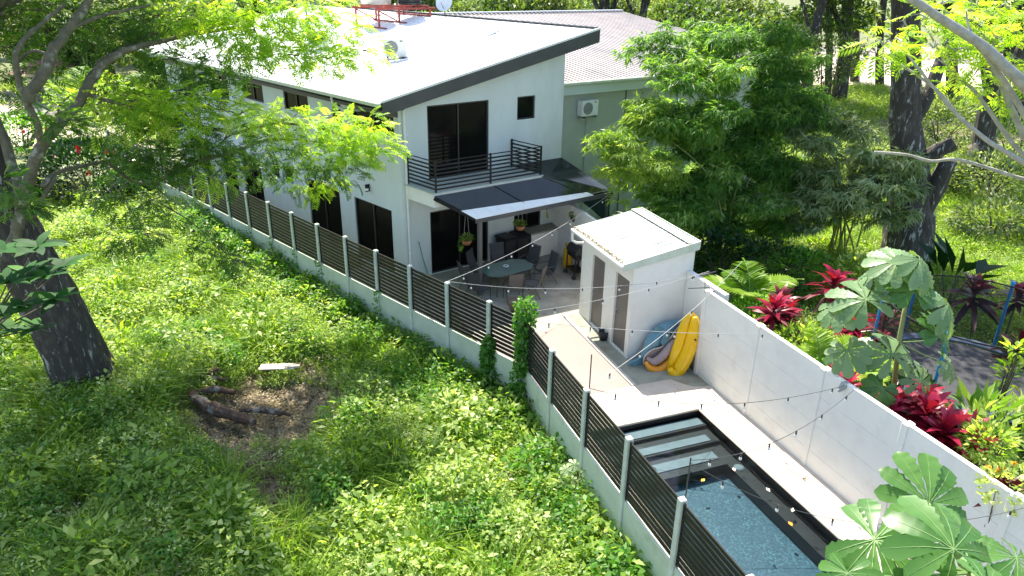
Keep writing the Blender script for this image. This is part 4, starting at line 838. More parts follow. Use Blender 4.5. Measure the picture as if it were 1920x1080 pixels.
tr2 = N.new('ShaderNodeBsdfTransparent'); mx = N.new('ShaderNodeMixShader'); mx.inputs[0].default_value = .42; L.new(tr2.outputs[0], mx.inputs[1]); L.new(b.outputs[0], mx.inputs[2]); L.new(mx.outputs[0], N['Material Output'].inputs['Surface'])
obj('safety_net', MB().lathe(TRC, [(RR-.02, .86), (RR-.03, 1.7), (RR-.02, 2.62)], n), nm, tr_)
# ---- debris in the clearing of the lot
bd = gp(520, 693, -.05); 
tag(obj('timber_board', MB().beam(bd+V(-.45, -.02, .08), bd+V(.48, .02, .10), .28, .03), M['board'], base=bd), 'pale flat timber board lying above the muddy hollow', 'board')
tag(obj('timber_board', MB().beam(bd+V(.30, -.06, .13), bd+V(.62, .0, .13), .10, .05), M['board'], base=bd), 'short pale offcut lying across the right end of the flat board', 'board')
def rlog(label, pts, rs, m='deadwood'):
    P = [gp(x, y, z) for x, y, z in pts]; pp = []; rr = []
    for i in range(len(P)-1):
        for k in range(5): t = k/5; pp.append(P[i].lerp(P[i+1], t)+V(random.gauss(0, .02), random.gauss(0, .02), random.gauss(0, .015))); rr.append((rs[i]*(1-t)+rs[i+1]*t)*random.uniform(.8, 1.15))
    pp.append(P[-1]); rr.append(rs[-1]); tag(obj('log', MB().tube(pp, rr, 9), M[m], base=P[0]), label, 'log')
rlog('thick rotten log along the lower left edge of the muddy hollow', [(362, 742, -.1), (400, 768, -.06), (440, 780, -.08), (476, 792, -.1)], [.13, .17, .15, .08])
rlog('pale barkless log end resting right of the reddish rotten log', [(450, 768, -.1), (486, 768, -.02), (520, 772, 0), (545, 778, -.06)], [.06, .09, .08, .03])
rlog('dark forked stump at the top left of the muddy hollow', [(372, 712, -.1), (392, 700, .05), (410, 690, .18)], [.12, .13, .08])
rlog('short dark log lying below the forked stump', [(370, 710, -.1), (400, 708, -.02), (430, 712, -.06)], [.07, .08, .04])
rlog('long dark log across the middle of the muddy hollow', [(364, 738, -.15), (400, 730, -.1), (440, 736, -.15)], [.09, .11, .07])
# ================================================================== PLANTS OF THE GARDEN
def lobed_mesh(name, nl, Rr, m, seed=0, wl=.33, droop=.30, gap=.9, segs=5, wav=.02):
    """one palmate leaf: lobes round a common centre, each with a fold along its midrib; origin at the centre, facing up"""
    rs = np.random.default_rng(seed); v = []; f = []; rn = []
    prof = [0, .45, .85, 1.0, .78, 0.0][:segs+1]
    for k in range(nl):
        a = gap+(2*math.pi-2*gap)*k/(nl-1)-math.pi+rs.normal()*.04; a = math.pi+(k-(nl-1)/2)*(2*math.pi-gap)/(nl)+rs.normal()*.03
        Lk = Rr*(1-.32*abs((k-(nl-1)/2)/((nl-1)/2))**1.6)*rs.uniform(.92, 1.05); d = np.array([math.cos(a), math.sin(a), 0]); s = np.array([-d[1], d[0], 0]); base = len(v); tw = rs.normal()*.12
        for i in range(15):
            t = i/14; w = np.interp(t, [0, .15, .32, .5, .68, .82, .94, 1], [.07, .18, .38, .68, .93, 1.0, .74, .12]); z = -droop*Lk*t*t+rs.normal()*.006*Lk; ww = w*wl*Lk*.62*(1+(.05 if i % 2 else -.05)+rs.normal()*.03)
            c = d*Lk*t+np.array([0, 0, z]); up = .16*ww+(.028 if i % 2 else -.02)*Lk*w
            v += [c+s*ww+np.array([0, 0, up+tw*ww]), c, c-s*ww+np.array([0, 0, up-tw*ww])]; rn += [(k*.37+seed*.13) % 1]*3
        for i in range(14):
            b0 = base+3*i; f += [(b0, b0+3, b0+4, b0+1), (b0+1, b0+4, b0+5, b0+2)]
    me = bpy.data.meshes.new(name); me.from_pydata([tuple(x) for x in v], [], f); me.update(); me.polygons.foreach_set('use_smooth', [True]*len(me.polygons))
    at = me.attributes.new('rnd', 'FLOAT', 'POINT'); at.data.foreach_set('value', np.array(rn, np.float32)); me.materials.append(m)
    ribs = MB()
    for k in range(nl):
        i0 = k*45; ribs.tube([Vector(v[i0+1+3*j])+Vector((0, 0, .002)) for j in range(15)], [.0045*Rr*2*(1-j/15)+.0006 for j in range(15)], 4)
    mr = bpy.data.meshes.new(name+'_rib'); mr.from_pydata([tuple(x) for x in ribs.v], [], ribs.f); mr.materials.append(M['rib']); return me, mr
def place_leaf(me, mr, root, P, nrm, spin, s=1.):
    o = bpy.data.objects.new('leaf', me); COL.objects.link(o); o.parent = root; nrm = Vector(nrm).normalized()
    q = nrm.to_track_quat('Z', 'Y') @ Euler((0, 0, spin)).to_quaternion(); o.rotation_mode = 'QUATERNION'; o.rotation_quaternion = q; o.location = Vector(P)-OFF[root]; o.scale = (s, s, s)
    r2 = bpy.data.objects.new('rib', mr); COL.objects.link(r2); r2.parent = o; return o
CL = [lobed_mesh('broad_leaf', 10, .55, M['cecropia'], 1), lobed_mesh('broad_leaf', 9, .55, M['cecropia'], 2, droop=.4), lobed_mesh('broad_leaf', 10, .55, M['cecropiapale'], 3, droop=.34), lobed_mesh('broad_leaf', 9, .55, M['cecropiapale'], 4, droop=.5)]
def cecropia(label, trunk, leaves, tr_r=.05, src=(0, 1)):
    r_ = thing('cecropia_tree', label, 'tree', trunk[0]); n = len(trunk)
    obj('trunk', MB().tube(trunk, [tr_r*(1-.45*i/(n-1)) for i in range(n)], 9), mat('green_grey_stem', (.22, .26, .09), .7, (.3, .3, .15), ns=6), r_, smooth=True)
    for k, (P, nrm, spin, rad) in enumerate(leaves):
        me, mr = CL[src[k % len(src)]]; o = place_leaf(me, mr, r_, P, nrm, spin, rad/.55); j = min(range(n), key=lambda i: abs(trunk[i].z-(P.z-.25))); a = trunk[j]
        obj('leaf_stalk', MB().tube([a, a.lerp(P, .55)+V(0, 0, -.04), P], [.014, .011, .008], 5), M['rib'], r_)
    return r_
def lv(px, py, Y, dpx, nrm, spin): P = dp(px, py, Y); dist = np.dot(np.array(P)-[0, 0, CAMZ], _F); return (P, nrm, spin, dpx/2*dist/FPX)
T0 = V(8.35, 13.4, 0)
cecropia('slim tree of large pale lobed leaves rising behind the long wall by the trampoline', [T0, T0+V(-.15, 0, 1.5), T0+V(-.35, 0, 3.0), T0+V(-.4, .05, 4.2)],
         [lv(1682, 491, 13.5, 118, (-.2, -.5, 1), .3), lv(1724, 488, 13.4, 128, (.5, -.5, .9), 1.2), lv(1713, 549, 13.1, 118, (.0, -.7, .8), 4.6), lv(1624, 563, 13.2, 148, (-.25, -.55, .9), 5.4), lv(1570, 572, 13.5, 110, (-.6, -.3, .9), 3.0), lv(1776, 571, 13.3, 122, (.6, -.5, .7), .7),
          lv(1762, 632, 13.0, 122, (.5, -.6, .6), 3.8), lv(1673, 667, 12.9, 126, (.0, -.6, .8), 4.9), lv(1589, 656, 13.1, 104, (-.4, -.5, .8), 2.2), lv(1726, 716, 12.8, 90, (.2, -.8, .6), 4.4), lv(1655, 728, 12.7, 88, (-.1, -.8, .6), 1.0), lv(1640, 510, 13.8, 90, (-.4, .1, 1), 2.6), lv(1778, 682, 13.1, 80, (.5, -.5, .6), 2)], .07, (2, 3, 0, 3))
T1_ = V(3.1, 3.0, 0)
cecropia('near tree top of very large glossy lobed leaves over the corner of the pool', [T1_, T1_+V(-.1, .1, 3), T1_+V(-.25, .2, 5.6), T1_+V(-.35, .3, 6.75)],
         [lv(1640, 1012, 3.25, 285, (-.25, -.35, 1), 3.1), lv(1788, 1030, 3.0, 250, (.1, -.5, 1), 4.8), lv(1742, 944, 3.9, 215, (.0, -.75, .8), 4.7), lv(1905, 1046, 3.1, 200, (.4, -.3, 1), .9), lv(1805, 990, 3.6, 140, (.5, -.3, .9), 5.5), lv(1590, 1075, 2.95, 150, (-.5, -.4, .8), 2.0), lv(1850, 1100, 2.7, 200, (.2, -.3, 1), 2.0)], .06, (0, 1))
sp_ = gp(1085, 915, 0.2); sp = thing('papaya_plant', 'young plant with pale star shaped leaves leaning on the fence wall', 'plant', sp_)
M['pale'] = leafmat('pale_star_leaf', (.32, .42, .20), (.5, .58, .38), None, .35); pal = lobed_mesh('star_leaf', 7, .16, M['pale'], 8, wl=.32)
obj('stem', MB().tube([sp_, sp_+V(-.05, 0, .5)], .02, 6), M['twig'], sp)
for x, y in ((1062, 880), (1078, 872), (1092, 896), (1050, 900), (1072, 900), (1098, 882), (1060, 905)):
    P = dp(x, y, sp_.y-.1); place_leaf(*pal, sp, P, (random.uniform(-.4, .4), -.5, 1), random.random()*6, random.uniform(.8, 1.15)); obj('leaf_stalk', MB().tube([sp_+V(-.05, 0, .45), P], .006, 4), M['rib'], sp)
# blades: strap leaves in rosettes
def blades(lc, P, D, L, W_, segs=4, droop=.5, r=None):
    P = np.asarray(P, float); N = len(P); D = unit(np.asarray(D, float)); L = np.asarray(L).reshape(-1, 1)*np.ones((N, 1)); W_ = np.asarray(W_).reshape(-1, 1)*np.ones((N, 1)); S = unit(np.cross(D, np.tile([0, 0, 1.], (N, 1))+rng.normal(size=(N, 3))*.2))
    hor = D.copy(); hor[:, 2] = 0; hor = unit(hor); prev = None; v = []
    pf = [.35, .9, 1., .7, .04] if segs == 4 else [.5, 1, .05]
    for i in range(segs+1):
        t = i/segs; c = P+D*L*t+hor*L*droop*.35*t*t-np.array([0, 0, 1.])*L*droop*t*t*.75; w = W_*pf[i]/2; v += [c+S*w, c-S*w]
    v = np.stack(v, 1).reshape(-1, 3); f = []
    for i in range(segs): f.append(np.stack([np.arange(N)*2*(segs+1)+2*i+k for k in (0, 1, 3, 2)], 1))
    f = np.stack(f, 1).reshape(-1, 4); rr = rng.random(N) if r is None else r
    lc.v.append(v); lc.f.append(f+lc.n); lc.n += len(v); lc.r.append(np.repeat(rr, 2*(segs+1)))
def cordyline(label, P, sz, m, heads=1, spread=.25, group=None, n=34, stemz=0.):
    r_ = thing('cordyline', label, 'plant', V(P.x, P.y, stemz), group)
    for h in range(heads):
        o = V(random.gauss(0, spread), random.gauss(0, spread), random.uniform(-.35, .1)*(heads > 1)); lc = LeafCloud(); t = np.linspace(0, 1, n); az_ = np.arange(n)*2.4; el = R(80)-t*R(85)+rng.normal(size=n)*.12
        D = np.stack([np.cos(az_)*np.cos(el), np.sin(az_)*np.cos(el), np.sin(el)], 1); pp = np.array(P+o)+np.stack([np.zeros(n), np.zeros(n), -.35*t*sz], 1)
        blades(lc, pp, D, sz*(.55+.25*rng.random(n)), sz*.15, 4, .35+.3*rng.random(), r=np.clip(1-t*.9+rng.normal(size=n)*.12, 0, 1)); lc.build('leaves', m, r_)
        obj('stem', MB().tube([V(P.x, P.y, stemz), V(P.x+o.x*.5, P.y+o.y*.5, (P.z+stemz)/2), P+o], [.035, .03, .025], 6), M['twig'], r_)
cds = [(1450, 575, 2.0, 1.0, 'cordyline', 1, 'crimson cordyline just behind the wall, right of the first young palm'), (1488, 560, 1.9, .85, 'cordydark', 1, 'maroon cordyline with upright leaves right of the brightest crimson one'), (1553, 528, 2.0, 1.1, 'cordyline', 1, 'tall crimson cordyline with pink tips standing alone behind the others'),
       (1540, 588, 1.8, .8, 'cordyline', 1, 'small crimson cordyline between the two young palms'), (1598, 610, 1.7, .95, 'cordyline', 1, 'crimson cordyline under the left pale lobed leaves'), (1640, 600, 1.8, .9, 'cordydark', 1, 'dark red cordyline behind the stem of the lobed leaf tree'), (1632, 640, 1.5, .7, 'cordyline', 1, 'short crimson cordyline below the lobed leaf tree'),
       (1575, 715, 2.0, .6, 'cordyline', 1, 'crimson leaves just above the top of the long wall below the second palm'), (1612, 722, 2.0, .6, 'cordyline', 1, 'small crimson cordyline beside the grey lamp head on the wall'), (1720, 765, 1.9, .95, 'cordyline', 4, 'left part of the big crimson cordyline clump hanging over the wall'), (1785, 780, 1.9, 1.05, 'cordyline', 5, 'largest crimson cordyline clump with broad leaves by the blue pole'),
       (1872, 860, 2.1, .8, 'cordydark', 1, 'dusky pink cordyline nearest the camera at the wall top'), (1850, 545, 1.7, 1.2, 'cordydark', 1, 'tall dark maroon cordyline beyond the trampoline'), (1895, 640, 1.2, 1.1, 'cordydark', 1, 'dark maroon cordyline seen through the trampoline net'), (1910, 555, 1.8, .9, 'cordydark', 1, 'dark maroon cordyline at the right edge beyond the trampoline')]
for x, y, z, s, m, h, lab in cds:
    P = gp(x, y, z); cordyline(lab, P, s, M[m], h, .30)
# young palms
def palm_frond(lc, stems, P, az_, L, lift, nl=20, wl=.035, ll=.42, r=.5):
    pts = []; 
    for i in range(9):
        t = i/8; pts.append(np.array([P[0]+math.cos(az_)*L*(t*math.cos(lift)+.25*t*t), P[1]+math.sin(az_)*L*(t*math.cos(lift)+.25*t*t), P[2]+L*(t*math.sin(lift)-.42*t*t)]))
    stems.tube([Vector(p) for p in pts], [.016*(1-.8*i/8)+.003 for i in range(9)], 5); pts = np.array(pts)
    ts = np.linspace(.18, .99, nl); ix = ts*8; i0 = np.minimum(ix.astype(int), 7); fr = (ix-i0)[:, None]; pp = pts[i0]*(1-fr)+pts[i0+1]*fr; tg = unit(pts[i0+1]-pts[i0]); sd = unit(np.cross(tg, [0, 0, 1.])); up = np.cross(sd, tg)
    ln = ll*L*np.sin(np.clip(ts*1.05+.12, 0, 1)*math.pi)**.6*.8+.04
    for s in (1, -1): blades(lc, pp, sd*s*.85+tg*.55+up*.25, ln, wl*L*1.6, 2, .35, r=np.full(nl, r)+rng.normal(size=nl)*.07)
def young_palm(label, P, L, fr_, m='palm', zb=0., name='young_palm'):
    r_ = thing(name, label, 'palm', V(P.x, P.y, zb)); st = MB(); lc = LeafCloud()
    for a, li, s in fr_: palm_frond(lc, st, np.array(P), a, L*s, li, r=random.uniform(.3, .95))
    st.tube([V(P.x, P.y, zb), P], [.05, .04], 7); obj('stem', st, M['rib'], r_); lc.build('fronds', M[m], r_)
young_palm('bright green young palm just behind the wall stub by the shed', gp(1405, 560, 1.6), 1.5, [(1.7, 1.35, 1.1), (2.9, .7, 1.1), (.2, .8, 1.1), (4.2, .9, .9), (5.2, .7, .9), (2.3, 1.0, .9), (.9, 1.1, .8)])
young_palm('yellow green young palm above the wall among the crimson plants', gp(1535, 690, 1.7), 1.15, [(1.75, 1.4, 1.25), (.4, .9, 1.3), (2.8, .9, .9), (4.5, .8, .8), (5.4, .6, 1.0), (1.1, 1.2, .9)])
young_palm('small yellowing palm right of the crimson leaves behind the wall', gp(1625, 700, 1.7), .9, [(1.2, 1.0, 1), (2.9, .8, 1), (.2, .6, 1), (4.7, .7, .9)], 'feathery')
# heliconia like green leaves and flowering shrubs near right border
def leafy(name, label, cat, P, n, rad, L, W_, m, zb=0., stems=5, group=None, up=.8, wide=.45, flower=None, nf=0):
    r_ = thing(name, label, cat, V(P[0], P[1], zb), group); lc = LeafCloud(); pp, uu = ellip(n, P, rad, .35); uu = uu+[0, 0, up*.5]; lc.leaves(pp, uu+rng.normal(size=(n, 3))*.35, rvec(n, 1.6), L*(.7+.6*rng.random(n)), W_*(.7+.6*rng.random(n)), .25, wide); lc.build('foliage', m, r_)
    st = MB()
    for k in range(stems): a = rng.random()*6.28; e = V(P[0]+rad[0]*.6*math.cos(a), P[1]+rad[1]*.6*math.sin(a), P[2]+rad[2]*random.uniform(-.2, .6)); b_ = V(P[0], P[1], zb); st.tube([b_+V(.05*math.cos(a), .05*math.sin(a), 0), b_.lerp(e, .5)+V(0, 0, .1*rad[2]), e], [.02+.02*rad[0], .015+.012*rad[0], .006], 5)
    obj('stem', st, M['twig'], r_)
    if flower: 
        for k in range(nf):
            u = unit(rng.normal(size=3)); u[2] = abs(u[2]); q = np.array(P)+u*np.array(rad)*1.02; fc = LeafCloud(); m_ = 9; fc.leaves(np.tile(q, (m_, 1)), rvec(m_, .3), rvec(m_), .07*max(1, rad[0]), .05*max(1, rad[0])); fc.build('flower', M[flower], r_)
    return r_
leafy('garden_shrub', 'green strap leaved plant right of the crimson clump', 'plant', gp(1845, 790, 1.6), 120, (.6, .5, .5), .45, .11, M['weed'], up=1.6)
leafy('garden_shrub', 'light green shrub near the wall top at the right edge', 'plant', gp(1895, 800, 1.5), 160, (.6, .5, .5), .38, .10, M['weed2'], up=1.4)
leafy('garden_shrub', 'bushy green shrub between the crimson clump and the pink cordyline', 'plant', gp(1850, 830, 1.9), 420, (.5, .4, .35), .14, .07, M['weed'])
leafy('flowering_shrub', 'pale leaved shrub with yellow and pink flowers spilling over the wall', 'plant', gp(1898, 915, 2.4), 320, (.5, .4, .4), .10, .07, M['weed2'], flower='flowery', nf=9)
leafy('garden_shrub', 'upright light green sprig in front of the trampoline mat', 'plant', gp(1890, 700, 1.9), 60, (.18, .18, .35), .25, .07, M['palm'], up=1.5)
leafy('garden_shrub', 'yellow tipped orchid like tuft at the right edge', 'plant', gp(1905, 655, 2.6), 30, (.14, .14, .14), .22, .08, M['feathery'], up=1.5)
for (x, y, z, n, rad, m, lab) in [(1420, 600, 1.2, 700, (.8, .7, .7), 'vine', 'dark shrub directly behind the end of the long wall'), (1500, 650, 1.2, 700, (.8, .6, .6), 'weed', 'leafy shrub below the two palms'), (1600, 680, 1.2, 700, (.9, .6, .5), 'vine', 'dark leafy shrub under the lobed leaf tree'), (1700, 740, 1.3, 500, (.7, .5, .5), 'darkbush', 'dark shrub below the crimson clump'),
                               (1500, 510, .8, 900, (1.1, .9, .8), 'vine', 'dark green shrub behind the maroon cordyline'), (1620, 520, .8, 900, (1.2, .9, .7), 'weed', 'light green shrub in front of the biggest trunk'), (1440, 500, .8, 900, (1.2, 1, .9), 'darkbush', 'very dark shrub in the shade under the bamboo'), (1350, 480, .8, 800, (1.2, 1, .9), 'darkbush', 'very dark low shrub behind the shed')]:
    P = gp(x, y, z); leafy('garden_shrub', lab, 'shrub', P, n, rad, .17, .08, M[m])
# glossy banana like leaves beyond the trampoline
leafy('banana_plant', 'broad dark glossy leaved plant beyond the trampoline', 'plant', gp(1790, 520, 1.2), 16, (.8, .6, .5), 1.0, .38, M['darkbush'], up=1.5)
# climbing vines on the fence
def vine(label, pts, m, n=900, Lf=.10):
    r_ = thing('climbing_vine', label, 'vine', pts[0][0]); lc = LeafCloud()
    for (P, rad), k in zip(pts, range(99)):
        nn = int(n*rad[2]); pp, uu = ellip(nn, P, rad, .4); lc.leaves(pp, uu*.6+[0, 0, -.5]+rng.normal(size=(nn, 3))*.3, uu+rng.normal(size=(nn, 3))*.4, Lf*(.7+.6*rng.random(nn)), Lf*.8*(.7+.6*rng.random(nn)), .1, .35)
    lc.build('foliage', m, r_); obj('stem', MB().tube([p[0] for p in pts], .025, 6), M['twig'], r_)
Bv = BEND+V(.02, -.08, 0)
vine('bright green climbing vine heaped over the fence post where the fence turns', [(Bv+V(.02, 0, 2.75), (.26, .26, .28)), (Bv+V(-.02, 0, 2.4), (.26, .26, .35)), (Bv+V(-.02, 0, 1.9), (.22, .2, .4)), (Bv+V(-.02, -.05, 1.4), (.22, .2, .4)), (Bv+V(-.08, -.05, .9), (.24, .2, .4)), (Bv+V(-.1, -.1, .4), (.3, .25, .4)), (Bv+V(-.1, -.1, .0), (.3, .3, .3))], M['vine'], 900)
Fv = FL[0]+V(-.02, -.12, 0)
vine('darker vine climbing halfway up the fence left of the bright vine', [(Fv+V(0, 0, 1.35), (.16, .12, .25)), (Fv+V(0, 0, 1.0), (.2, .14, .3)), (Fv+V(0, 0, .55), (.24, .18, .35)), (Fv+V(0, -.05, .1), (.35, .25, .3))], M['vine'], 900)
tdl = LeafCloud(); 
for k in (5, 6, 7, 8, 3):
    F0 = FL[k]; nn = 150; zz = rng.random(nn)**1.6*1.25; P = np.stack([np.full(nn, F0.x)-.07+rng.normal(size=nn)*.05*(1+.6*(1-zz)), np.full(nn, F0.y)-.08+rng.normal(size=nn)*.05, zz+.05], 1); tdl.leaves(P, rvec(nn, -.3), np.tile([-.7, -.7, .2], (nn, 1)), .08, .06)
tag(tdl.build('creepers', M['vine']), 'thin green creepers climbing the mossy wall panels of the long fence', 'vine')['kind'] = 'stuff'

# ================================================================== TREES
def limb(mb, pts, r0, r1, n=9, jit=.03):
    pts = [Vector(p) for p in pts]; pp = []; rr = []; m = len(pts)
    def cr(a, b, c, d, t): return .5*((2*b)+(-a+c)*t+(2*a-5*b+4*c-d)*t*t+(-a+3*b-3*c+d)*t**3)
    for i in range(m-1):
        q = [pts[max(i-1, 0)], pts[i], pts[i+1], pts[min(i+2, m-1)]]
        for k in range(4): t = k/4; u = (i+t)/(m-1); pp.append(cr(*q, t)+Vector(rng.normal(size=3)*jit*r0)); rr.append((r0*(1-u)+r1*u)*(1+rng.normal()*.05))
    pp.append(pts[-1]); rr.append(r1); mb.tube(pp, rr, n); return mb
def pd(l): return [dp(x, y, Y) for x, y, Y in l]
def ya(x, Y): return Y*(1+.19*float(sstep(380, 560, x)))
rt = thing('spreading_tree', 'large leaning tree at the left with dark ridged trunk and feathery branches reaching the house', 'tree', gp(168, 752, -.3))
def ridged(pts, rs, n=40, nr=11):
    mb = MB(); base = MB().tube(pts, rs, n); m = len(pts); VV = []
    for i in range(m):
        for k in range(n):
            p = Vector(base.v[i*n+k]); c = Vector(pts[i]); a = 2*math.pi*k/n; w = 1+.05*math.sin(a*nr+i*.35)+.035*math.sin(a*17+i*.9+2)+rng.normal()*.012; VV.append(c+(p-c)*w)
    return mb.add(VV, base.f)
raw = pd([(176, 756, 16.3), (158, 700, 16.2), (112, 600, 15.9), (58, 500, 15.6), (6, 400, 15.4), (-45, 280, 15.2), (-110, 150, 15)]); tp_ = []; tr__ = []
rr0 = [.86, .72, .64, .58, .54, .5, .46]
for i in range(6):
    for k in range(8): t = k/8; tp_.append(raw[i].lerp(raw[i+1], t)); tr__.append(rr0[i]*(1-t)+rr0[i+1]*t)
obj('trunk', ridged([raw[0]-V(0, 0, .5)]+tp_, [1.05]+tr__), M['bark'], rt, smooth=True)
for k_, (a_, L_) in enumerate([(.3, 1.5), (-.5, 1.7), (-1.2, 1.5), (-1.9, 1.7), (2.9, 1.4), (-2.7, 1.5)]):
    c_ = raw[0]; e_ = c_+V(math.cos(a_)*L_, math.sin(a_)*L_, 0); e_.z = float(tz(e_.x, e_.y))-.08; obj('root', limb(MB(), [c_+V(math.cos(a_)*.35, math.sin(a_)*.35, .95), c_+V(math.cos(a_)*.78, math.sin(a_)*.78, .28), e_], .30, .10, 9, .1), M['bark'], rt, smooth=True)
LIMBS = [([(20, 470, 14.6), (38, 400, 14.5), (35, 350, 14.6), (8, 260, 14.8), (-20, 200, 15)], .16, .12), ([(40, 385, 14.5), (58, 320, 14.5), (82, 268, 14.6), (110, 235, 14.8), (150, 190, 15.2), (165, 155, 15.6), (200, 110, 16.2), (245, 80, 16.8), (300, 60, 17.4)], .17, .07),
         ([(150, 190, 15.2), (178, 140, 15.5), (215, 105, 15.7), (250, 90, 16), (310, 75, 16.6), (380, 60, 17.2), (470, 50, 17.8)], .12, .04), ([(80, 275, 14.6), (66, 225, 14.3), (40, 165, 14.2), (30, 100, 14.2), (60, 60, 14.5), (120, 10, 15)], .10, .05),
         ([(50, 190, 14.2), (72, 150, 14.3), (98, 100, 14.6), (125, 60, 14.9), (150, 25, 15.2), (175, -20, 15.5)], .15, .10), ([(78, 350, 14.5), (105, 325, 14.9), (150, 312, 15.5), (200, 302, 16.2), (245, 303, 16.8), (285, 312, 17.3)], .07, .035), ([(60, 410, 14.6), (80, 370, 14.6), (105, 330, 14.8)], .08, .06),
         ([(285, 345, 17.2), (330, 322, 17), (380, 300, 16.8), (440, 285, 16.6), (500, 262, 16.6), (560, 262, 16.8), (620, 270, 17)], .08, .03), ([(200, 302, 16.2), (250, 340, 16.8), (300, 345, 17.2)], .05, .06), ([(440, 250, 16.2), (520, 232, 16.2), (600, 240, 16.4), (660, 262, 16.6), (700, 270, 16.8)], .05, .02), ([(160, 175, 15.3), (240, 200, 15.8), (340, 230, 16.1), (440, 250, 16.2)], .06, .05),
         ([(95, 105, 14.6), (60, 95, 14.5), (30, 120, 14.4)], .05, .03), ([(125, 60, 14.9), (190, 30, 15.4), (280, 10, 16.2)], .06, .03)]
for pts, a, b in LIMBS: obj('branch', limb(MB(), pd([(x, y, ya(x, Y) if y > 180 else Y) for x, y, Y in pts]), a*.78, b*.75, 9, .12), M['greybark'], rt, smooth=True)
tw = MB()
def spray(lc, c, rad, n, L=.34, tips=True, k0=None, npair=6):
    pp, uu = ellip(n, c, rad, .15); d = uu*[1, 1, .35]+rng.normal(size=(n, 3))*.35+[.25, 0, -.05]; fronds(lc, pp, d, L*(.7+.6*rng.random(n)), npair)
    for k in range(3):
        e = Vector(pp[rng.integers(0, n)]); tw.tube([Vector(c), Vector(c).lerp(e, .5)+V(0, 0, .05), e], [.018, .012, .005], 4, cap=False)
up_y = [(352, 40, 17), (395, 20, 17.3), (440, 45, 17.3), (490, 25, 17.6), (530, 60, 17.6), (575, 40, 18), (610, 75, 18), (640, 45, 18.3), (560, 105, 17.7), (500, 95, 17.4), (450, 85, 17.2), (615, 110, 18), (480, 60, 17.4), (400, 60, 17), (680, 95, 18.5), (545, 15, 18), (600, 10, 18.3), (460, 5, 17.6)]
mid_y = [(405, 205, 16), (450, 215, 16), (500, 222, 16.1), (545, 225, 16.2), (590, 240, 16.3), (640, 250, 16.4), (690, 262, 16.6), (715, 280, 16.7), (660, 285, 16.5), (610, 275, 16.4), (640, 225, 16.3), (360, 225, 16), (290, 195, 15.8), (330, 185, 15.9), (250, 190, 15.6), (215, 225, 15.5), (600, 345, 16.6), (400, 330, 16.8), (690, 235, 16.5)]
dark = [(260, 235, 16), (310, 240, 16.2), (360, 262, 16.4), (420, 262, 16.4), (470, 268, 16.4), (530, 280, 16.5), (580, 300, 16.6), (620, 305, 16.6), (500, 310, 16.6), (450, 320, 16.7), (340, 300, 16.7), (300, 290, 16.6), (390, 290, 16.7), (560, 335, 16.7), (640, 320, 16.6), (240, 270, 16.3), (520, 250, 16.3),
        (20, 30, 15.5), (70, 20, 16), (130, 90, 16.8), (180, 60, 16.5), (230, 40, 17), (280, 80, 17.3), (200, 5, 16.5), (300, 30, 17), (330, 110, 17.2), (20, 90, 16.5), (60, 125, 17), (250, 130, 17), (330, 150, 17.3), (380, 115, 17.4), (430, 125, 17.4), (90, 60, 17), (15, 150, 16.5), (160, 20, 17.2), (300, 370, 17.3), (240, 375, 17), (260, 430, 16.8), (285, 300, 16.6), (210, 345, 17.2), (400, 160, 17.2), (350, 175, 17)]
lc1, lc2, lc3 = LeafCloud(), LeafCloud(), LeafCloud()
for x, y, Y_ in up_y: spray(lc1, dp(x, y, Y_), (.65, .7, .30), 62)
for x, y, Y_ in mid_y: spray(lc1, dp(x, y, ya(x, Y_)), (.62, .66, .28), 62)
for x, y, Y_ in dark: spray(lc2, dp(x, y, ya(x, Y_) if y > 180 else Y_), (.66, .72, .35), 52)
for x, y, Y_ in [(110, 215, 12.5), (98, 235, 12.4), (15, 345, 11.5), (40, 375, 11.5), (30, 395, 11.5), (125, 232, 12.6)]: spray(lc2, dp(x, y, Y_), (.18, .2, .12), 16, .3, npair=8)
for x, y, Y_ in [(400, 480, 15.5), (440, 490, 15.5), (415, 465, 15.6), (460, 495, 15.4), (245, 455, 16), (270, 440, 16), (365, 435, 16), (385, 455, 15.8)]: spray(lc2, dp(x, y, Y_), (.24, .25, .10), 16, .3)
tw.tube(pd([(300, 380, 17), (350, 410, 16.4), (400, 450, 15.8), (440, 480, 15.5)]), [.02, .015, .01, .006], 4)
# the part of the crown above the picture that shades the lot
for k in range(95):
    x = rng.uniform(-15.5, -5.2); y = rng.uniform(13.5, 23.5); z = rng.uniform(10.7, 12.6)+.12*abs(x+9)*0
    if (x+6.4)+(y-18)*.30 > .25 or rng.random() < .12: continue
    spray(lc3, (x, y, z), (.9, .9, .35), 62 if x < -7.5 else 44, .55, npair=5)
for e in [(-12, 16, 11.4), (-9, 17, 11.5), (-7, 18, 11.5), (-8, 21, 11.6), (-11, 21, 11.6), (-13, 19, 11.4), (-6.3, 15.5, 11.4)]: obj('branch', limb(MB(), [raw[-1], raw[-1].lerp(V(*e), .5)+V(0, 0, .9), V(*e)], .25, .07, 8), M['greybark'], rt, smooth=True)
lc1.build('crown', M['feathery'], rt); lc2.build('crown', M['feather'], rt); lc3.build('crown', M['feather'], rt); obj('twig', tw, M['twig'], rt)['kind'] = 'stuff'
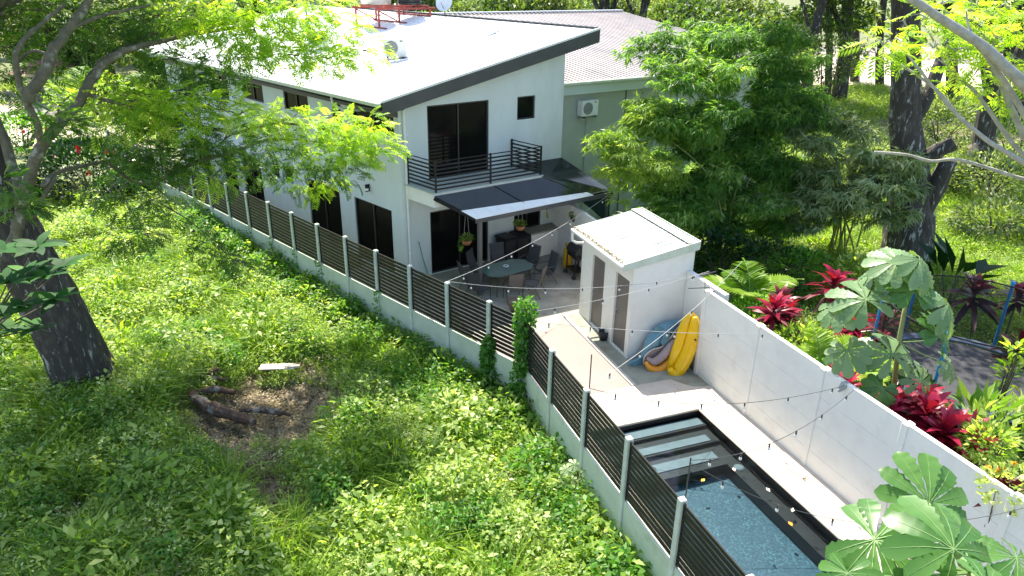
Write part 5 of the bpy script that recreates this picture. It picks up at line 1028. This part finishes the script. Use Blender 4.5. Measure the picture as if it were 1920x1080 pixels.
# glossy rosettes in front of the trunk
rs_ = thing('rubbery_shrub', 'dark glossy oval leaf rosettes hanging in front of the leaning trunk', 'shrub', dp(-120, 700, 8)-V(0, 0, 2.9)); o0 = OFF[rs_]; st = MB(); lc = LeafCloud()
for x, y, Y_ in [(88, 518, 8.2), (40, 575, 8), (8, 470, 8), (62, 618, 8.1), (15, 530, 7.9), (70, 462, 8.4), (20, 620, 8), (105, 560, 8.4), (50, 510, 8.3), (5, 590, 7.9), (120, 500, 8.6)]:
    P = dp(x, y, Y_); n = 9; a = np.arange(n)*2.4+rng.random()*6; el = .15+rng.random(n)*.5; D = np.stack([np.cos(a)*np.cos(el), np.sin(a)*np.cos(el), np.sin(el)], 1); blades(lc, np.tile(np.array(P), (n, 1)), D, .26+.12*rng.random(n), .12, 4, .35)
    st.tube([o0+V(0, 0, 1.6), dp(-40, 640, 8), P], [.03, .018, .008], 5)
obj('stem', st, M['twig'], rs_); lc.build('foliage', M['rubberleaf'], rs_)
# ---- right side trunks
def plain_tree(name, label, base, pts, r0, r1, crowns, leafm, L, W_, n, group=None, bark='bark', extra=(), rads=None):
    r_ = thing(name, label, 'tree', base, group); obj('trunk', ridged(sum([[Vector(pts[i]).lerp(Vector(pts[i+1]), k/5) for k in range(5)] for i in range(len(pts)-1)], [])+[Vector(pts[-1])], list(np.linspace(r0, r1, 5*(len(pts)-1)+1) if rads is None else np.interp(np.linspace(0, 1, 5*(len(pts)-1)+1), np.linspace(0, 1, len(rads)), rads)), 24, 7), M[bark], r_, smooth=True)
    for e, a, b in extra: obj('branch', limb(MB(), e, a, b, 8), M[bark], r_, smooth=True)
    if crowns:
        lc = LeafCloud()
        for c, rad in crowns: nn = int(n*rad[0]*rad[1]); pp, uu = ellip(nn, c, rad, .3); lc.leaves(pp, uu+rng.normal(size=(nn, 3))*.6, rvec(nn, 1.2), L*(.6+.8*rng.random(nn)), W_*(.6+.8*rng.random(nn)), .2)
        lc.build('crown', M[leafm], r_)
    return r_
b0 = gp(1702, 486, -.1)
plain_tree('big_tree', 'massive dark lichen spotted trunk in the garden right of the bamboo', b0, [b0-V(0, 0, .3), dp(1704, 430, 26.3), dp(1706, 340, 26.3), dp(1697, 230, 26.3), dp(1700, 120, 26.3), dp(1698, 10, 26.3), dp(1695, -120, 26.3)], .95, .52,
           [(dp(1640, -190, 26), (4, 4, 1.6)), (dp(1800, -230, 27), (4, 4, 1.6)), (dp(1560, -130, 28), (3, 3, 1.2)), (dp(1500, -60, 27), (2.2, 2, .8))], 'forest', .22, .12, 300, extra=[(pd([(1706, 330, 26.3), (1745, 290, 26), (1790, 268, 25.7)]), .3, .25), (pd([(1700, 250, 26.3), (1740, 180, 26.5), (1770, 100, 27), (1800, 40, 27.5)]), .28, .15), (pd([(1710, 420, 26.3), (1745, 370, 26.0), (1780, 300, 25.8)]), .42, .30)], rads=[1.0, .85, .66, .50, .46, .44, .42])
b1_ = gp(1832, 345, 0)
plain_tree('forked_tree', 'grey forked tree right of the massive trunk, leaning over the sunny grass', b1_, [b1_, dp(1845, 260, b1_.y), dp(1862, 160, b1_.y), dp(1850, 60, b1_.y), dp(1845, -60, b1_.y)], .55, .35, [(dp(1850, -80, 36), (5, 5, 2))], 'forest', .25, .14, 120, extra=[(pd([(1845, 260, b1_.y), (1800, 330, b1_.y-1), (1760, 400, b1_.y-2)]), .3, .2), (pd([(1862, 180, b1_.y), (1900, 120, b1_.y), (1930, 60, b1_.y)]), .3, .2)])
for (x, y, xt, r, lab) in [(1512, 212, 1540, .42, 'slender trunk rising out of the bamboo top at the edge of the shade'), (1552, 190, 1552, .30, 'thin dark trunk between the slender trunk and the thick dark one'), (1573, 188, 1585, .62, 'thick dark trunk left of the sandy clearing'), (1604, 152, 1604, .45, 'dark trunk bordering the sandy clearing on its left'), (1651, 160, 1650, .40, 'dark trunk standing in the middle of the sandy clearing'),
                       (1790, 190, 1760, .5, 'leaning trunk right of the massive trunk in the shade'), (1880, 200, 1900, .45, 'far trunk at the right edge near the pale clearing'), (1145, 60, 1142, .55, 'dark trunk standing alone beyond the neighbour roof ridge'), (1215, 60, 1200, .4, 'shaded trunk beyond the neighbour roof, right of the lone one'), (1915, 235, 1905, .5, 'shaded trunk at the right picture edge')]:
    b = gp(x, y, 0); d_ = b.y
    if y == 60: d_ = 62; b = dp(x, y, d_); b.z = 0
    top = dp(xt, -90, d_); c = [(top+V(random.uniform(-2, 2), random.uniform(-2, 2), random.uniform(-1.5, 1)), (random.uniform(3, 4.5), 3.5, 1.5)) for _ in range(3)]
    if y != 60 and not 1560 < x < 1800: c.append((dp(xt+random.uniform(-30, 30), 25, d_+3), (3.0, 2.5, 1.3)))
    plain_tree('woodland_tree', lab, b, [b-V(0, 0, .3), b.lerp(top, .35)+V(random.uniform(-.4, .4), 0, 0), b.lerp(top, .7)+V(random.uniform(-.4, .4), 0, 0), top], r, r*.55, c, 'forest', .38, .2, 100, extra=[([b.lerp(top, .55), b.lerp(top, .75)+V(1.2, .5, .5), top+V(2.5, 0, 0)], r*.4, r*.15), ([b.lerp(top, .45), b.lerp(top, .7)+V(-1.3, -.5, .2), top+V(-2.6, 0, -.4)], r*.4, r*.15)])
for (x, y, z, rad, n, m, lab) in [(1560, 300, 1.2, (1.6, 1.3, 1.3), 1300, 'forestlight', 'airy pale shrub between the two bamboo clumps and the sandy clearing'), (1640, 290, 1.0, (1.4, 1.2, 1.0), 1000, 'palmgrey', 'grey green shrub left of the massive trunk'), (1770, 230, 1.6, (2.2, 1.8, 1.6), 1500, 'forestlight', 'pale shrub behind the massive trunk'), (1860, 330, 1.2, (1.8, 1.5, 1.2), 1200, 'palmgrey', 'dusty shrub round the foot of the forked tree'),
        (1910, 270, 1.8, (2.2, 1.8, 1.6), 1500, 'forest', 'green undergrowth at the right edge behind the bare branches'), (1750, 330, .8, (1.5, 1.2, .8), 1000, 'forest', 'low green undergrowth right of the massive trunk'), (1870, 410, .8, (2.0, 1.0, .6), 1100, 'forestlight', 'low spreading branch of grey leaves over the sunny grass'), (1480, 90, 5.0, (2.0, 2.0, 1.5), 1400, 'forestlight', 'pale tree crown above the bamboo top'), (1560, 110, 4.5, (2.2, 2, 1.6), 1400, 'forest', 'green tree crown right of the bamboo top'), (1230, 30, 5.5, (2.5, 2, 1.6), 1500, 'forestlight', 'pale tree crown beyond the pinkish roof end')]:
    P = gp(x, y, z); leafy('garden_shrub' if z < 3 else 'small_tree', lab, 'shrub' if z < 3 else 'tree', P, n, rad, .26, .11, M[m], stems=7)
# near pale branches at the right
nb_ = thing('bare_branched_tree', 'near tree at the right edge with silvery bare branches and yellow green leaflets', 'tree', V(9.6, 9.5, 0))
obj('trunk', limb(MB(), [V(9.7, 9.6, -.2), V(9.5, 9.7, 2.5), V(9.2, 9.9, 4.8), dp(2075, 345, 10.2), dp(2010, 260, 10.2)], .21, .085), M['whitebark'], nb_, smooth=True)
BR = [([(2010, 260, 10.2), (1920, 158, 10.2), (1870, 110, 10.3), (1828, 75, 10.4), (1770, 38, 10.5), (1712, 0, 10.6), (1660, -40, 10.7)], .085, .05), ([(1975, 330, 10.6), (1918, 250, 10.8), (1880, 165, 11), (1862, 130, 11), (1865, 60, 11.2)], .06, .02), ([(1990, 340, 10.4), (1920, 215, 10.4), (1875, 140, 10.4), (1822, 72, 10.4)], .05, .03),
      ([(1990, 350, 10.2), (1920, 305, 10.2), (1850, 262, 10.3), (1790, 210, 10.5), (1752, 165, 10.6), (1700, 100, 10.8)], .045, .015), ([(1790, 210, 10.5), (1755, 168, 10.6), (1710, 135, 10.8), (1652, 98, 11)], .03, .012), ([(1960, 330, 10.6), (1900, 270, 10.8), (1850, 200, 11), (1822, 165, 11.1), (1780, 130, 11.2), (1742, 60, 11.4)], .04, .014), ([(1640, 285, 11), (1700, 290, 11), (1745, 302, 11), (1800, 300, 11), (1900, 330, 10.8), (1970, 350, 10.6)], .02, .03), ([(1828, 75, 10.4), (1815, 45, 10.5), (1812, 20, 10.5)], .02, .01)]
for pts, a, b in BR: obj('branch', limb(MB(), pd(pts), a, b, 7), M['whitebark'], nb_, smooth=True)
obj('branch', limb(MB(), [V(9.3, 9.85, 4.2), V(9.2, 9.9, 4.9).lerp(dp(1990, 345, 10.4), .5), dp(1990, 345, 10.4)], .12, .065), M['whitebark'], nb_, smooth=True)
tw = MB(); lcn = LeafCloud()
for x, y, Y_, n in [(1655, 85, 11, 12), (1690, 78, 11, 12), (1640, 92, 11, 7), (1675, 110, 11, 6), (1775, 25, 11.3, 18), (1820, 40, 11.2, 18), (1800, 70, 11.2, 12), (1750, 90, 11, 10), (1770, 118, 11, 12), (1790, 95, 11, 10), (1850, 75, 11, 14), (1840, 50, 11, 12), (1880, 110, 11, 14), (1905, 135, 11, 14), (1840, 130, 11.2, 14), (1800, 150, 11.3, 12), (1870, 160, 11, 14), (1900, 60, 11.5, 20), (1890, 15, 11.5, 20), (1830, 10, 11.5, 16), (1860, 30, 11.4, 12), (1790, 45, 11.3, 10), (1910, 190, 11, 10), (1700, 50, 11.4, 8), (1760, 10, 11.5, 10), (1845, 175, 11.4, 8), (1740, 35, 11.5, 10)]:
    spray(lcn, dp(x, y, Y_), (.26, .3, .10), n, .3)
lcn.build('crown', M['feathery'], nb_); obj('twig', tw, M['whitebark'], nb_)['kind'] = 'stuff'
# ---- bamboo
def bamboo(label, base, zones, mats, dens, nc=16, L=.2, W_=.032):
    r_ = thing('bamboo_clump', label, 'bamboo', base); cm = mat('green_bamboo_cane', (.16, .20, .05), .4, (.3, .3, .1), ns=3)
    for k in range(nc):
        x, y, Y_, rad = zones[rng.integers(0, len(zones))][:4]; e = dp(x, y, Y_)+V(*(rng.normal(size=3)*[rad*.4, rad*.4, rad*.2])); a = rng.random()*6.28; b = base+V(.7*math.cos(a)*rng.random(), .7*math.sin(a)*rng.random(), 0); h = max(e.z, 1); mid = b.lerp(e, .45); mid.z = h*.72
        obj('cane', limb(MB(), [b, b.lerp(mid, .5)+V(0, 0, h*.12), mid, e], .04, .01, 6, .1), cm, r_, smooth=True)
    clouds = [LeafCloud() for _ in mats]
    for x, y, Y_, rad, mi, dn in zones:
        c0 = np.array(dp(x, y, Y_))
        for sub_ in range(5):      # each zone is a few flat tiers of leaf fans with gaps between them
            c = c0+rng.normal(size=3)*[rad*.55, rad*.55, rad*.42]; rs_x = rad*rng.uniform(.35, .62); nt = max(6, int(dens*dn*rs_x*rs_x*4.2)); pp, uu = ellip(nt, c, (rs_x, rs_x, rs_x*.38), .1)
            dd = uu*[1, 1, .3]+rng.normal(size=(nt, 3))*.35; dd[:, 2] -= .02; dd = unit(dd); sd = unit(np.cross(dd, [0, 0, 1.])); rt_ = np.clip(rng.normal(.45, .25)+rng.normal(size=nt)*.18, 0, 1)
            for j in range(8):
                a = (j-3.5)*.36+rng.normal(size=(nt, 1))*.15; d2 = dd*np.cos(a)+sd*np.sin(a)+rng.normal(size=(nt, 3))*.18; d2[:, 2] -= .12+.08*abs(j-3.5); clouds[mi].leaves(pp+dd*.03*j, d2, np.tile([0, 0, 1.], (nt, 1))+rng.normal(size=(nt, 3))*.5, L*(.6+.7*rng.random(nt)), W_, .3, .35, r=np.clip(rt_+rng.normal(size=nt)*.08, 0, 1))
    for m, c in zip(mats, clouds):
        if c.n: c.build('foliage', m, r_)
zb1 = [(1165, 268, 24.5, .55, 1, 1), (1120, 268, 24.2, .3, 1, .9), (1222, 240, 25.4, .6, 1, .9), (1160, 275, 24.8, .6, 1, 1), (1190, 255, 25.2, 1, 1, 1.2), (1235, 225, 25.8, 1.1, 1, 1.2), (1190, 300, 25, .8, 1, 1), (1220, 330, 25.2, .9, 1, .9), (1180, 335, 25, .5, 1, .7), (1210, 375, 25, .8, 0, .8), (1230, 120, 26.3, .6, 0, .6), (1215, 75, 27, .5, 0, .8), (1195, 95, 27, .4, 0, .8), (1270, 130, 26.5, .8, 0, .8), (1290, 100, 27, .8, 0, .9), (1250, 165, 26, .7, 0, .6),
       (1280, 215, 26, 1.2, 0, 1.2), (1330, 180, 26.3, 1.2, 0, 1.2), (1290, 285, 26, 1.3, 0, 1.3), (1350, 250, 26.3, 1.4, 0, 1.3), (1340, 120, 27, 1.1, 0, 1.2), (1400, 110, 27.2, 1.2, 0, 1.3), (1450, 95, 27.5, 1.1, 0, 1.2), (1400, 190, 26.8, 1.4, 0, 1.4), (1470, 160, 27.3, 1.2, 0, 1.3), (1480, 120, 27.3, .8, 0, 1.3), (1430, 260, 26.8, 1.4, 0, 1.4), (1490, 220, 27.2, 1.1, 0, 1.3), (1330, 340, 26, 1.4, 0, 1.2), (1400, 340, 26.4, 1.5, 0, 1.3), (1270, 350, 25.6, 1.1, 0, 1.1), (1470, 320, 26.8, 1.3, 0, 1.2), (1340, 420, 26, 1.3, 0, 1.0), (1420, 420, 26.3, 1.4, 0, 1.0), (1280, 400, 25.6, 1.1, 0, 1.0), (1490, 400, 26.8, 1.2, 0, .9), (1380, 70, 27.5, .8, 0, .9), (1310, 60, 28, .6, 0, .6)]
bamboo('tall bamboo clump arching over the neighbour roof and wall', V(7.8, 26.2, -.1), zb1, [M['bamboo'], M['bamboolite']], 66, 22, .30, .045)
zb2 = [(1530, 270, 26, 1.1, 0, 1), (1590, 280, 26, 1.1, 0, 1), (1640, 300, 25.6, 1.0, 0, 1), (1670, 320, 25.2, .8, 0, 1), (1560, 330, 25.8, 1.2, 0, 1), (1620, 350, 25.4, 1.1, 0, 1), (1500, 330, 26.3, 1, 0, .9), (1580, 390, 25.6, 1.1, 0, .8), (1650, 380, 25.2, .9, 0, .7), (1525, 395, 26, 1, 0, .8)]
bamboo('lower grey green bamboo clump between the tall bamboo and the massive trunk', V(12.6, 26.4, -.1), zb2, [M['palmgrey']], 46, 12, .34, .055)
# ---- background shrubs and trees to the left
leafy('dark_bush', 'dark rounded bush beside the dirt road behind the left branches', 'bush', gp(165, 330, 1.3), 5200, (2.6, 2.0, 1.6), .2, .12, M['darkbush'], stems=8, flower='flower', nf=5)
leafy('flowering_shrub', 'shrub with red flowers at the left picture edge by the dirt road', 'bush', gp(40, 250, 1.2), 1500, (2.2, 1.6, 1.1), .24, .13, M['vine'], stems=8, flower='flower', nf=9)
leafy('flowering_shrub', 'green shrub with a few red blooms right of the small kiosk', 'bush', gp(190, 185, 1.5), 1800, (3.6, 2, 1.5), .34, .17, M['weed'], stems=8, flower='flower', nf=8)
young_palm('small light green palm in front of the far end of the house', gp(260, 175, 2), 2.4, [(1.6, 1.2, 1), (.3, .7, 1), (2.8, .8, 1), (4.0, .8, .9), (5.3, .7, .9), (.9, 1.0, 1), (2.2, 1.0, 1)], 'palm')
young_palm('fan of palm leaves growing right of the small kiosk', gp(150, 185, 2.5), 3.2, [(1.6, 1.3, 1), (.9, 1.1, 1), (2.3, 1.1, 1), (3.2, .8, 1), (.1, .8, 1), (4.3, .9, .8)], 'palm')
for k, (x, y, z, rad, n, m, lab) in enumerate([(300, 200, 1.2, (2.5, 2, 1.4), 1500, 'forest', 'green hedge shrub by the far house end'), (340, 230, 1.2, (2, 1.6, 1.2), 1200, 'weed', 'lighter hedge shrub beside the far fence end'), (150, 385, .3, (1.6, 1, .5), 900, 'weed', 'low green growth at the near side of the dirt road'), (250, 350, .7, (1.6, 1.1, .8), 1300, 'vine', 'dark green shrub at the far end of the long fence')]):
    leafy('hedge_shrub', lab, 'shrub', gp(x, y, z), n, rad, .2, .1, M[m])
kk = thing('kiosk', 'tiny cream kiosk with a maroon pitched roof far back at the left', 'kiosk', gp(105, 190)); K0 = gp(105, 192); kw = 3.0
kx = V(.92, .2, 0).normalized(); ky = V(-kx.y, kx.x, 0)
obj('wall', MB().beam(K0-kx*1.2+V(0, 0, 1.2), K0+kx*1.6+V(0, 0, 1.2), 2.2, 2.4), mat('cream_plaster', (.55, .52, .45), .8), kk)
rf_ = [K0+kx*a+ky*b+V(0, 0, z) for a, b, z in [(-2.2, -1.7, 2.3), (2.2, -1.7, 2.3), (2.2, 1.7, 2.3), (-2.2, 1.7, 2.3), (-.9, 0, 3.2), (.9, 0, 3.2)]]
obj('roof', MB().add(rf_, [(0, 1, 5, 4), (1, 2, 5), (2, 3, 4, 5), (3, 0, 4), (3, 2, 1, 0)]), M['maroonroof'], kk)
obj('window', MB().beam(K0+kx*.7-ky*1.12+V(0, 0, 1.4), K0+kx*1.4-ky*1.12+V(0, 0, 1.4), .04, .8), M['glass'], kk); obj('door', MB().beam(K0-kx*.9-ky*1.12+V(0, 0, 1.05), K0-kx*.2-ky*1.12+V(0, 0, 1.05), .04, 2.0), M['doorbrown'], kk)
# far deck railing by the house end
dr_ = thing('deck_railing', 'black slat railing of the far terrace seen through the branches', 'railing', H(-2.5, 19)); rail_run(FL[16]+V(.3, .6, 0), H(-.2, 17.5), dr_, 0, 2.0, 6, .08, mids=2)

# ---- surrounding woods: trees that can be told apart
fr_lab = ['pale leaved tree', 'dense green tree', 'loose grey green tree']
wl_ = 0
def wood_tree(label, P, s, m, seed):
    r_ = thing('woodland_tree', label, 'tree', P, 'trees of the wood behind the houses'); h = 6.5*s
    obj('trunk', limb(MB(), [P-V(0, 0, .3), P+V(.2, 0, h*.4), P+V(-.1, .2, h*.8)], .28*s, .12*s, 8), M['bark'], r_, smooth=True); lc = LeafCloud()
    for k in range(9):
        a = rng.random()*6.28; c = np.array(P)+[math.cos(a)*1.9*s*rng.random(), math.sin(a)*1.9*s*rng.random(), h*(.35+.65*rng.random())]; rad = (1.5*s*rng.uniform(.7, 1.2), 1.5*s, 1.0*s); nn = int(520); pp, uu = ellip(nn, c, rad, .35)
        lc.leaves(pp, uu+rng.normal(size=(nn, 3))*.6, rvec(nn, 1.2), .32*s*(.6+.8*rng.random(nn)), .17*s, .2)
        obj('branch', limb(MB(), [P+V(0, 0, h*.4), P.lerp(Vector(c), .6)+V(0, 0, .3*h), Vector(c)], .10*s, .03*s, 5), M['bark'], r_) if k < 3 else None
    lc.build('crown', m, r_); return r_
protos = [wood_tree('tree', V(0, 0, 0), 1., M[m], i) for i, m in enumerate(['forestlight', 'forest', 'forestlight', 'forest'])]
for o in protos: o.location = (0, 0, 0)
spots = []
for x in np.arange(-58, 74, 4.4):
    for row, yb in ((0, 60), (1, 71), (2, 84)):
        spots.append((x+rng.uniform(-1.6, 1.6)+row*1.7, yb+rng.uniform(-3, 3)+(6 if abs(x) < 5 else 0)+(0 if x < 12 else 10*(row == 0)), rng.uniform(.95, 1.4)))
extra = [(-40, 48, 1.1), (-44, 40, 1.1), (-34, 62, 1.0), (-48, 56, 1.3), (5.5, 53, 1.0), (13, 50, 1.15), (17, 42, 1.0), (10, 46, 1.0), (-30, 70, 1.2), (-26, 58, 1), (-37, 34, .9), (46, 58, 1.3), (14.5, 37, .75)]
spots += extra
used = [0]*4; nn = 0
sides = lambda x, y: ('far left behind the kiosk' if x < -24 else 'behind the water tanks' if x < -8 else 'beyond the white roof' if x < 8 else 'beyond the pinkish roof and bamboo' if x < 24 else 'beyond the sandy clearing on the right')
for i, (x, y, s) in enumerate(spots):
    if 26 < x < 60 and 66 < y < 98: continue          # the sandy clearing stays open
    if -58 < x < -24 and 40 < y < 58 and (x, y, s) not in extra: continue
    sx_, sy_ = screen([[x, y, 5]])
    if 1480 < sx_[0] < 1900 and y < 78: continue
    if not (-250 < sx_[0] < 2170): continue
    pid = i % 4; row = 'front row' if y < 66 else 'middle row' if y < 78 else 'back row'
    lab = ('pale leaved' if pid in (0, 2) else 'deep green')+' woodland tree '+('of the '+row+' ')+sides(x, y)
    if not used[pid]: o = protos[pid]; used[pid] = 1; o['label'] = lab
    else: o = dup(protos[pid], lab)
    o.location = (x, y, -.1); o.rotation_euler = (0, 0, rng.random()*6.28); o.scale = (s, s, s*rng.uniform(.9, 1.1)); o['group'] = 'trees of the wood behind the houses'
dw = LeafCloud()
for k in range(260):
    x = rng.uniform(-120, 130); y = rng.uniform(98, 118); c = (x, y, rng.uniform(1, 13)); nn = 130; pp, uu = ellip(nn, c, (4, 3, 3), .3); dw.leaves(pp, uu+rng.normal(size=(nn, 3))*.6, rvec(nn, 1.), .9, .5)
tag(dw.build('distant_woods', M['forest']), 'distant green woods closing off the view behind everything', 'woods')['kind'] = 'stuff'

# ================================================================== GROUND COVER
def clump(n, rad, h, L, W_, m, name, kind='leaf'):
    lc = LeafCloud()
    if kind == 'leaf':
        a = rng.random(n)*6.28; rr = rad*np.sqrt(rng.random(n)); z = h*rng.random(n)**.7*(1-.5*(rr/rad)**2); P = np.stack([rr*np.cos(a), rr*np.sin(a), z], 1); D = np.stack([np.cos(a), np.sin(a), rng.normal(size=n)*.35+.15], 1)+rng.normal(size=(n, 3))*.6
        lc.leaves(P, D, rvec(n, 2.2), L*(.6+.8*rng.random(n)), W_*(.6+.8*rng.random(n)), .15)
    else:
        a = rng.random(n)*6.28; P = np.stack([rad*.35*np.cos(a)*rng.random(n), rad*.35*np.sin(a)*rng.random(n), np.zeros(n)], 1); el = R(55)+rng.random(n)*R(32); D = np.stack([np.cos(a)*np.cos(el), np.sin(a)*np.cos(el), np.sin(el)], 1); blades(lc, P, D, h*(.6+.6*rng.random(n)), W_, 2, .7)
    return proto(name, np.concatenate(lc.v), np.concatenate(lc.f), m, np.concatenate(lc.r))
WP = [clump(80, .20, .42, .08, .036, M['weed'], 'weed_a'), clump(80, .20, .46, .07, .034, M['weed2'], 'weed_b'), clump(60, .17, .58, .09, .036, M['weed'], 'weed_c'), clump(90, .22, .30, .055, .03, M['weed2'], 'weed_d'), clump(44, .2, .62, .1, .013, M['grass'], 'weed_e', 'b'), clump(60, .16, .5, .11, .026, M['weed2'], 'weed_f'), clump(40, .2, .4, .1, .012, M['grass'], 'weed_g', 'b')]
GP = [clump(46, .25, .75, .1, .018, M['grass'], 'tuft_a', 'b'), clump(34, .25, .95, .1, .022, M['grass'], 'tuft_b', 'b')]
TP = [clump(130, .3, .6, .10, .06, M['weed'], 'tall_a'), clump(130, .32, .7, .09, .055, M['vine'], 'tall_b'), clump(110, .28, .55, .13, .06, M['weed'], 'tall_c')]
DP = [clump(50, .3, .05, .06, .03, M['dryleaf'], 'litter_a'), clump(30, .25, .06, .14, .008, M['dryleaf'], 'litter_b', 'b')]
FP = [clump(26, .16, .45, .05, .04, leafmat('tiny_white_flower', (.55, .6, .42), (.75, .75, .65), None, .3), 'bloom_a'), clump(90, .3, .42, .13, .05, M['weed2'], 'bloom_b')]
MP = [clump(150, .42, .62, .085, .05, M['weed2'], 'mound_a'), clump(150, .38, .55, .11, .05, M['weed'], 'mound_b'), clump(120, .35, .7, .07, .05, M['weed2'], 'mound_c')]
cf, cm_ = pcol('bloom_source', FP), pcol('mound_source', MP)
cw, cg, ct2, cd = pcol('weed_source', WP), pcol('tuft_source', GP), pcol('tall_source', TP), pcol('litter_source', DP)
def cand(n, x0, x1, y0, y1, mask, pad=90):
    x = rng.uniform(x0, x1, n); y = rng.uniform(y0, y1, n); z = tz(x, y); P = np.stack([x, y, z], -1); sx, sy = screen(P); ok = (sx > -pad) & (sx < 1920+pad) & (sy > -60) & (sy < 1080+pad*1.6) & mask(x, y); return P[ok]
def bl(x, y, fx, ph=0): return .5+.25*np.sin(x*fx+ph)*np.cos(y*fx*1.3+ph*2)+.25*np.sin(x*fx*2.3+y*fx*1.7+ph)
hole = lambda x, y: np.exp(-(((x+6.15)/2.0)**2+((y-15.4)/2.0)**2)**1.8)
path2 = lambda x, y: np.exp(-(((x+5.1-(y-12.5)*-.55)/.85)**2+((y-12.6)/1.6)**2)**2)
road = lambda x, y: (y > 33+(x+21)*-.15) & (x < -15) & (y < 60)
field = lambda x, y: (leftof(x, y) > .12) & (rng.random(len(x)) > 1.25*hole(x, y)) & (rng.random(len(x)) > .93*path2(x, y)) & ~road(x, y)
P = cand(24000, -19, 4.2, 7, 21, field); scatter('field_weeds', P, .40+.85*bl(P[:, 0], P[:, 1], 1.4)*rng.uniform(.5, 1.4, len(P)), cw, 7, 'low bright green weeds covering the empty lot', 'weeds')
P = cand(14000, -26, 0, 20, 36, field); scatter('far_field_weeds', P, .7+.5*rng.random(len(P)), cw, 7, 'bright weeds on the far half of the empty lot', 'weeds')
P = cand(6500, -19, 4, 7, 26, lambda x, y: field(x, y) & (bl(x, y, .8, 2) > .55) & (hole(x, y) < .1)); scatter('grass_tufts', P, rng.uniform(.6, 1.6, len(P)), cg, 2, 'taller grass tufts standing among the weeds of the lot', 'grass')
P = cand(6500, -19, 4, 7, 28, lambda x, y: (leftof(x, y) > .15) & (path2(x, y) < .15) & (hole(x, y) < .12) & ((bl(x, y, 1.3, 5) > .62) | ((leftof(x, y) < 1.15) & (rng.random(len(x)) < .95)))); scatter('tall_weeds', P, np.where(leftof(P[:, 0], P[:, 1]) < .8, rng.uniform(.9, 1.7, len(P)), rng.uniform(.5, 1.25, len(P))), ct2, 3, 'taller leafy weeds in clumps and along the foot of the fence', 'weeds')
P = cand(4000, -19, 4, 7, 30, lambda x, y: (leftof(x, y) > .3) & (hole(x, y) < .1) & (path2(x, y) < .2) & (bl(x, y, 2.1, 1) > .52)); scatter('weed_mounds', P, (.45+1.5*np.clip(bl(P[:, 0], P[:, 1], 2.1, 1)-.5, 0, .5)*2)*rng.uniform(.7, 1.25, len(P)), cm_, 3, 'knee high leafy mounds of pale weeds on the lot', 'weeds')
P = cand(900, -19, 4, 7, 30, lambda x, y: (leftof(x, y) > .3) & (bl(x, y, 1.7, 3) > .5)); P[:, 2] += .22; scatter('dry_stalks', P, rng.uniform(.8, 1.8, len(P)), cd, 2, 'straw coloured dry stalks and fallen leaves among the green weeds', 'stalks')
P = cand(420, -19, 4, 7, 30, lambda x, y: (leftof(x, y) > .3) & (hole(x, y) < .1)); P[:, 2] += .1; scatter('flowering_weeds', P, rng.uniform(.5, 1.0, len(P)), cf, 2, 'weeds with tiny white flowers dotted over the lot', 'weeds')
P = cand(3000, -10, -3, 10, 19, lambda x, y: (hole(x, y) > .12) | (path2(x, y) > .25)); scatter('leaf_litter', P, rng.uniform(.7, 1.3, len(P)), cd, 2, 'dry litter and dead stems in the muddy hollow', 'litter')
right = lambda x, y: (uvq(np.stack([x, y], -1))[0] > 1.25)
P = cand(19000, 3, 38, 4, 40, right, 420); scatter('garden_groundcover', P, .8+.5*rng.random(len(P)), cw, 7, 'weedy ground cover behind the long white wall', 'weeds')
P = cand(9000, 5, 60, 36, 72, lambda x, y: ~((x > 20) & (y > 71)) & ((rng.random(len(x)) < .22) | ~((x > 22) & (x < 40) & (y > 45) & (y < 55))), 300); scatter('woodland_grass', P, 1.1+.8*rng.random(len(P)), cw, 7, 'rough sunny grass under the trees on the right', 'grass')
P = cand(1500, 12, 34, 20, 40, right); scatter('garden_tall_grass', P, .8+.7*rng.random(len(P)), cg, 2, 'tall sunny grass right of the massive trunk', 'grass')
P = cand(6000, -60, -12, 36, 62, lambda x, y: ~road(x, y) | (rng.random(len(x)) < .05)); scatter('left_groundcover', P, 1.8+.8*rng.random(len(P)), cw, 6, 'green ground cover round the dirt road', 'weeds')
# leaf debris on deck
lc = LeafCloud(); n = 90; uu_ = rng.uniform(-3.9, .8, n); vv_ = rng.uniform(-5, 6, n); ok = (uu_ > 0) | (vv_ < 0); P = np.array([list(Q(a, b, .05)) for a, b in zip(uu_[ok], vv_[ok])]); lc.leaves(P, rvec(len(P))*[1, 1, .1], rvec(len(P), 3), .05, .03); o = lc.build('fallen_leaves', M['dryleaf']); o['kind'] = 'stuff'; tag(o, 'a few small dry leaves scattered on the pool deck and gravel path', 'leaves')
tg_ = gp(1505, 897, .04); tag(obj('dead_twig', MB().tube([tg_+V(-.25, .35, 0), tg_, tg_+V(.08, -.06, .02)], .006, 4).tube([tg_, tg_+V(.12, .03, .03)], .008, 4).tube([tg_, tg_+V(.02, -.14, .03)], .01, 4), M['deadwood'], base=tg_), 'small dead twig lying on the pale coping beside the wall', 'twig')
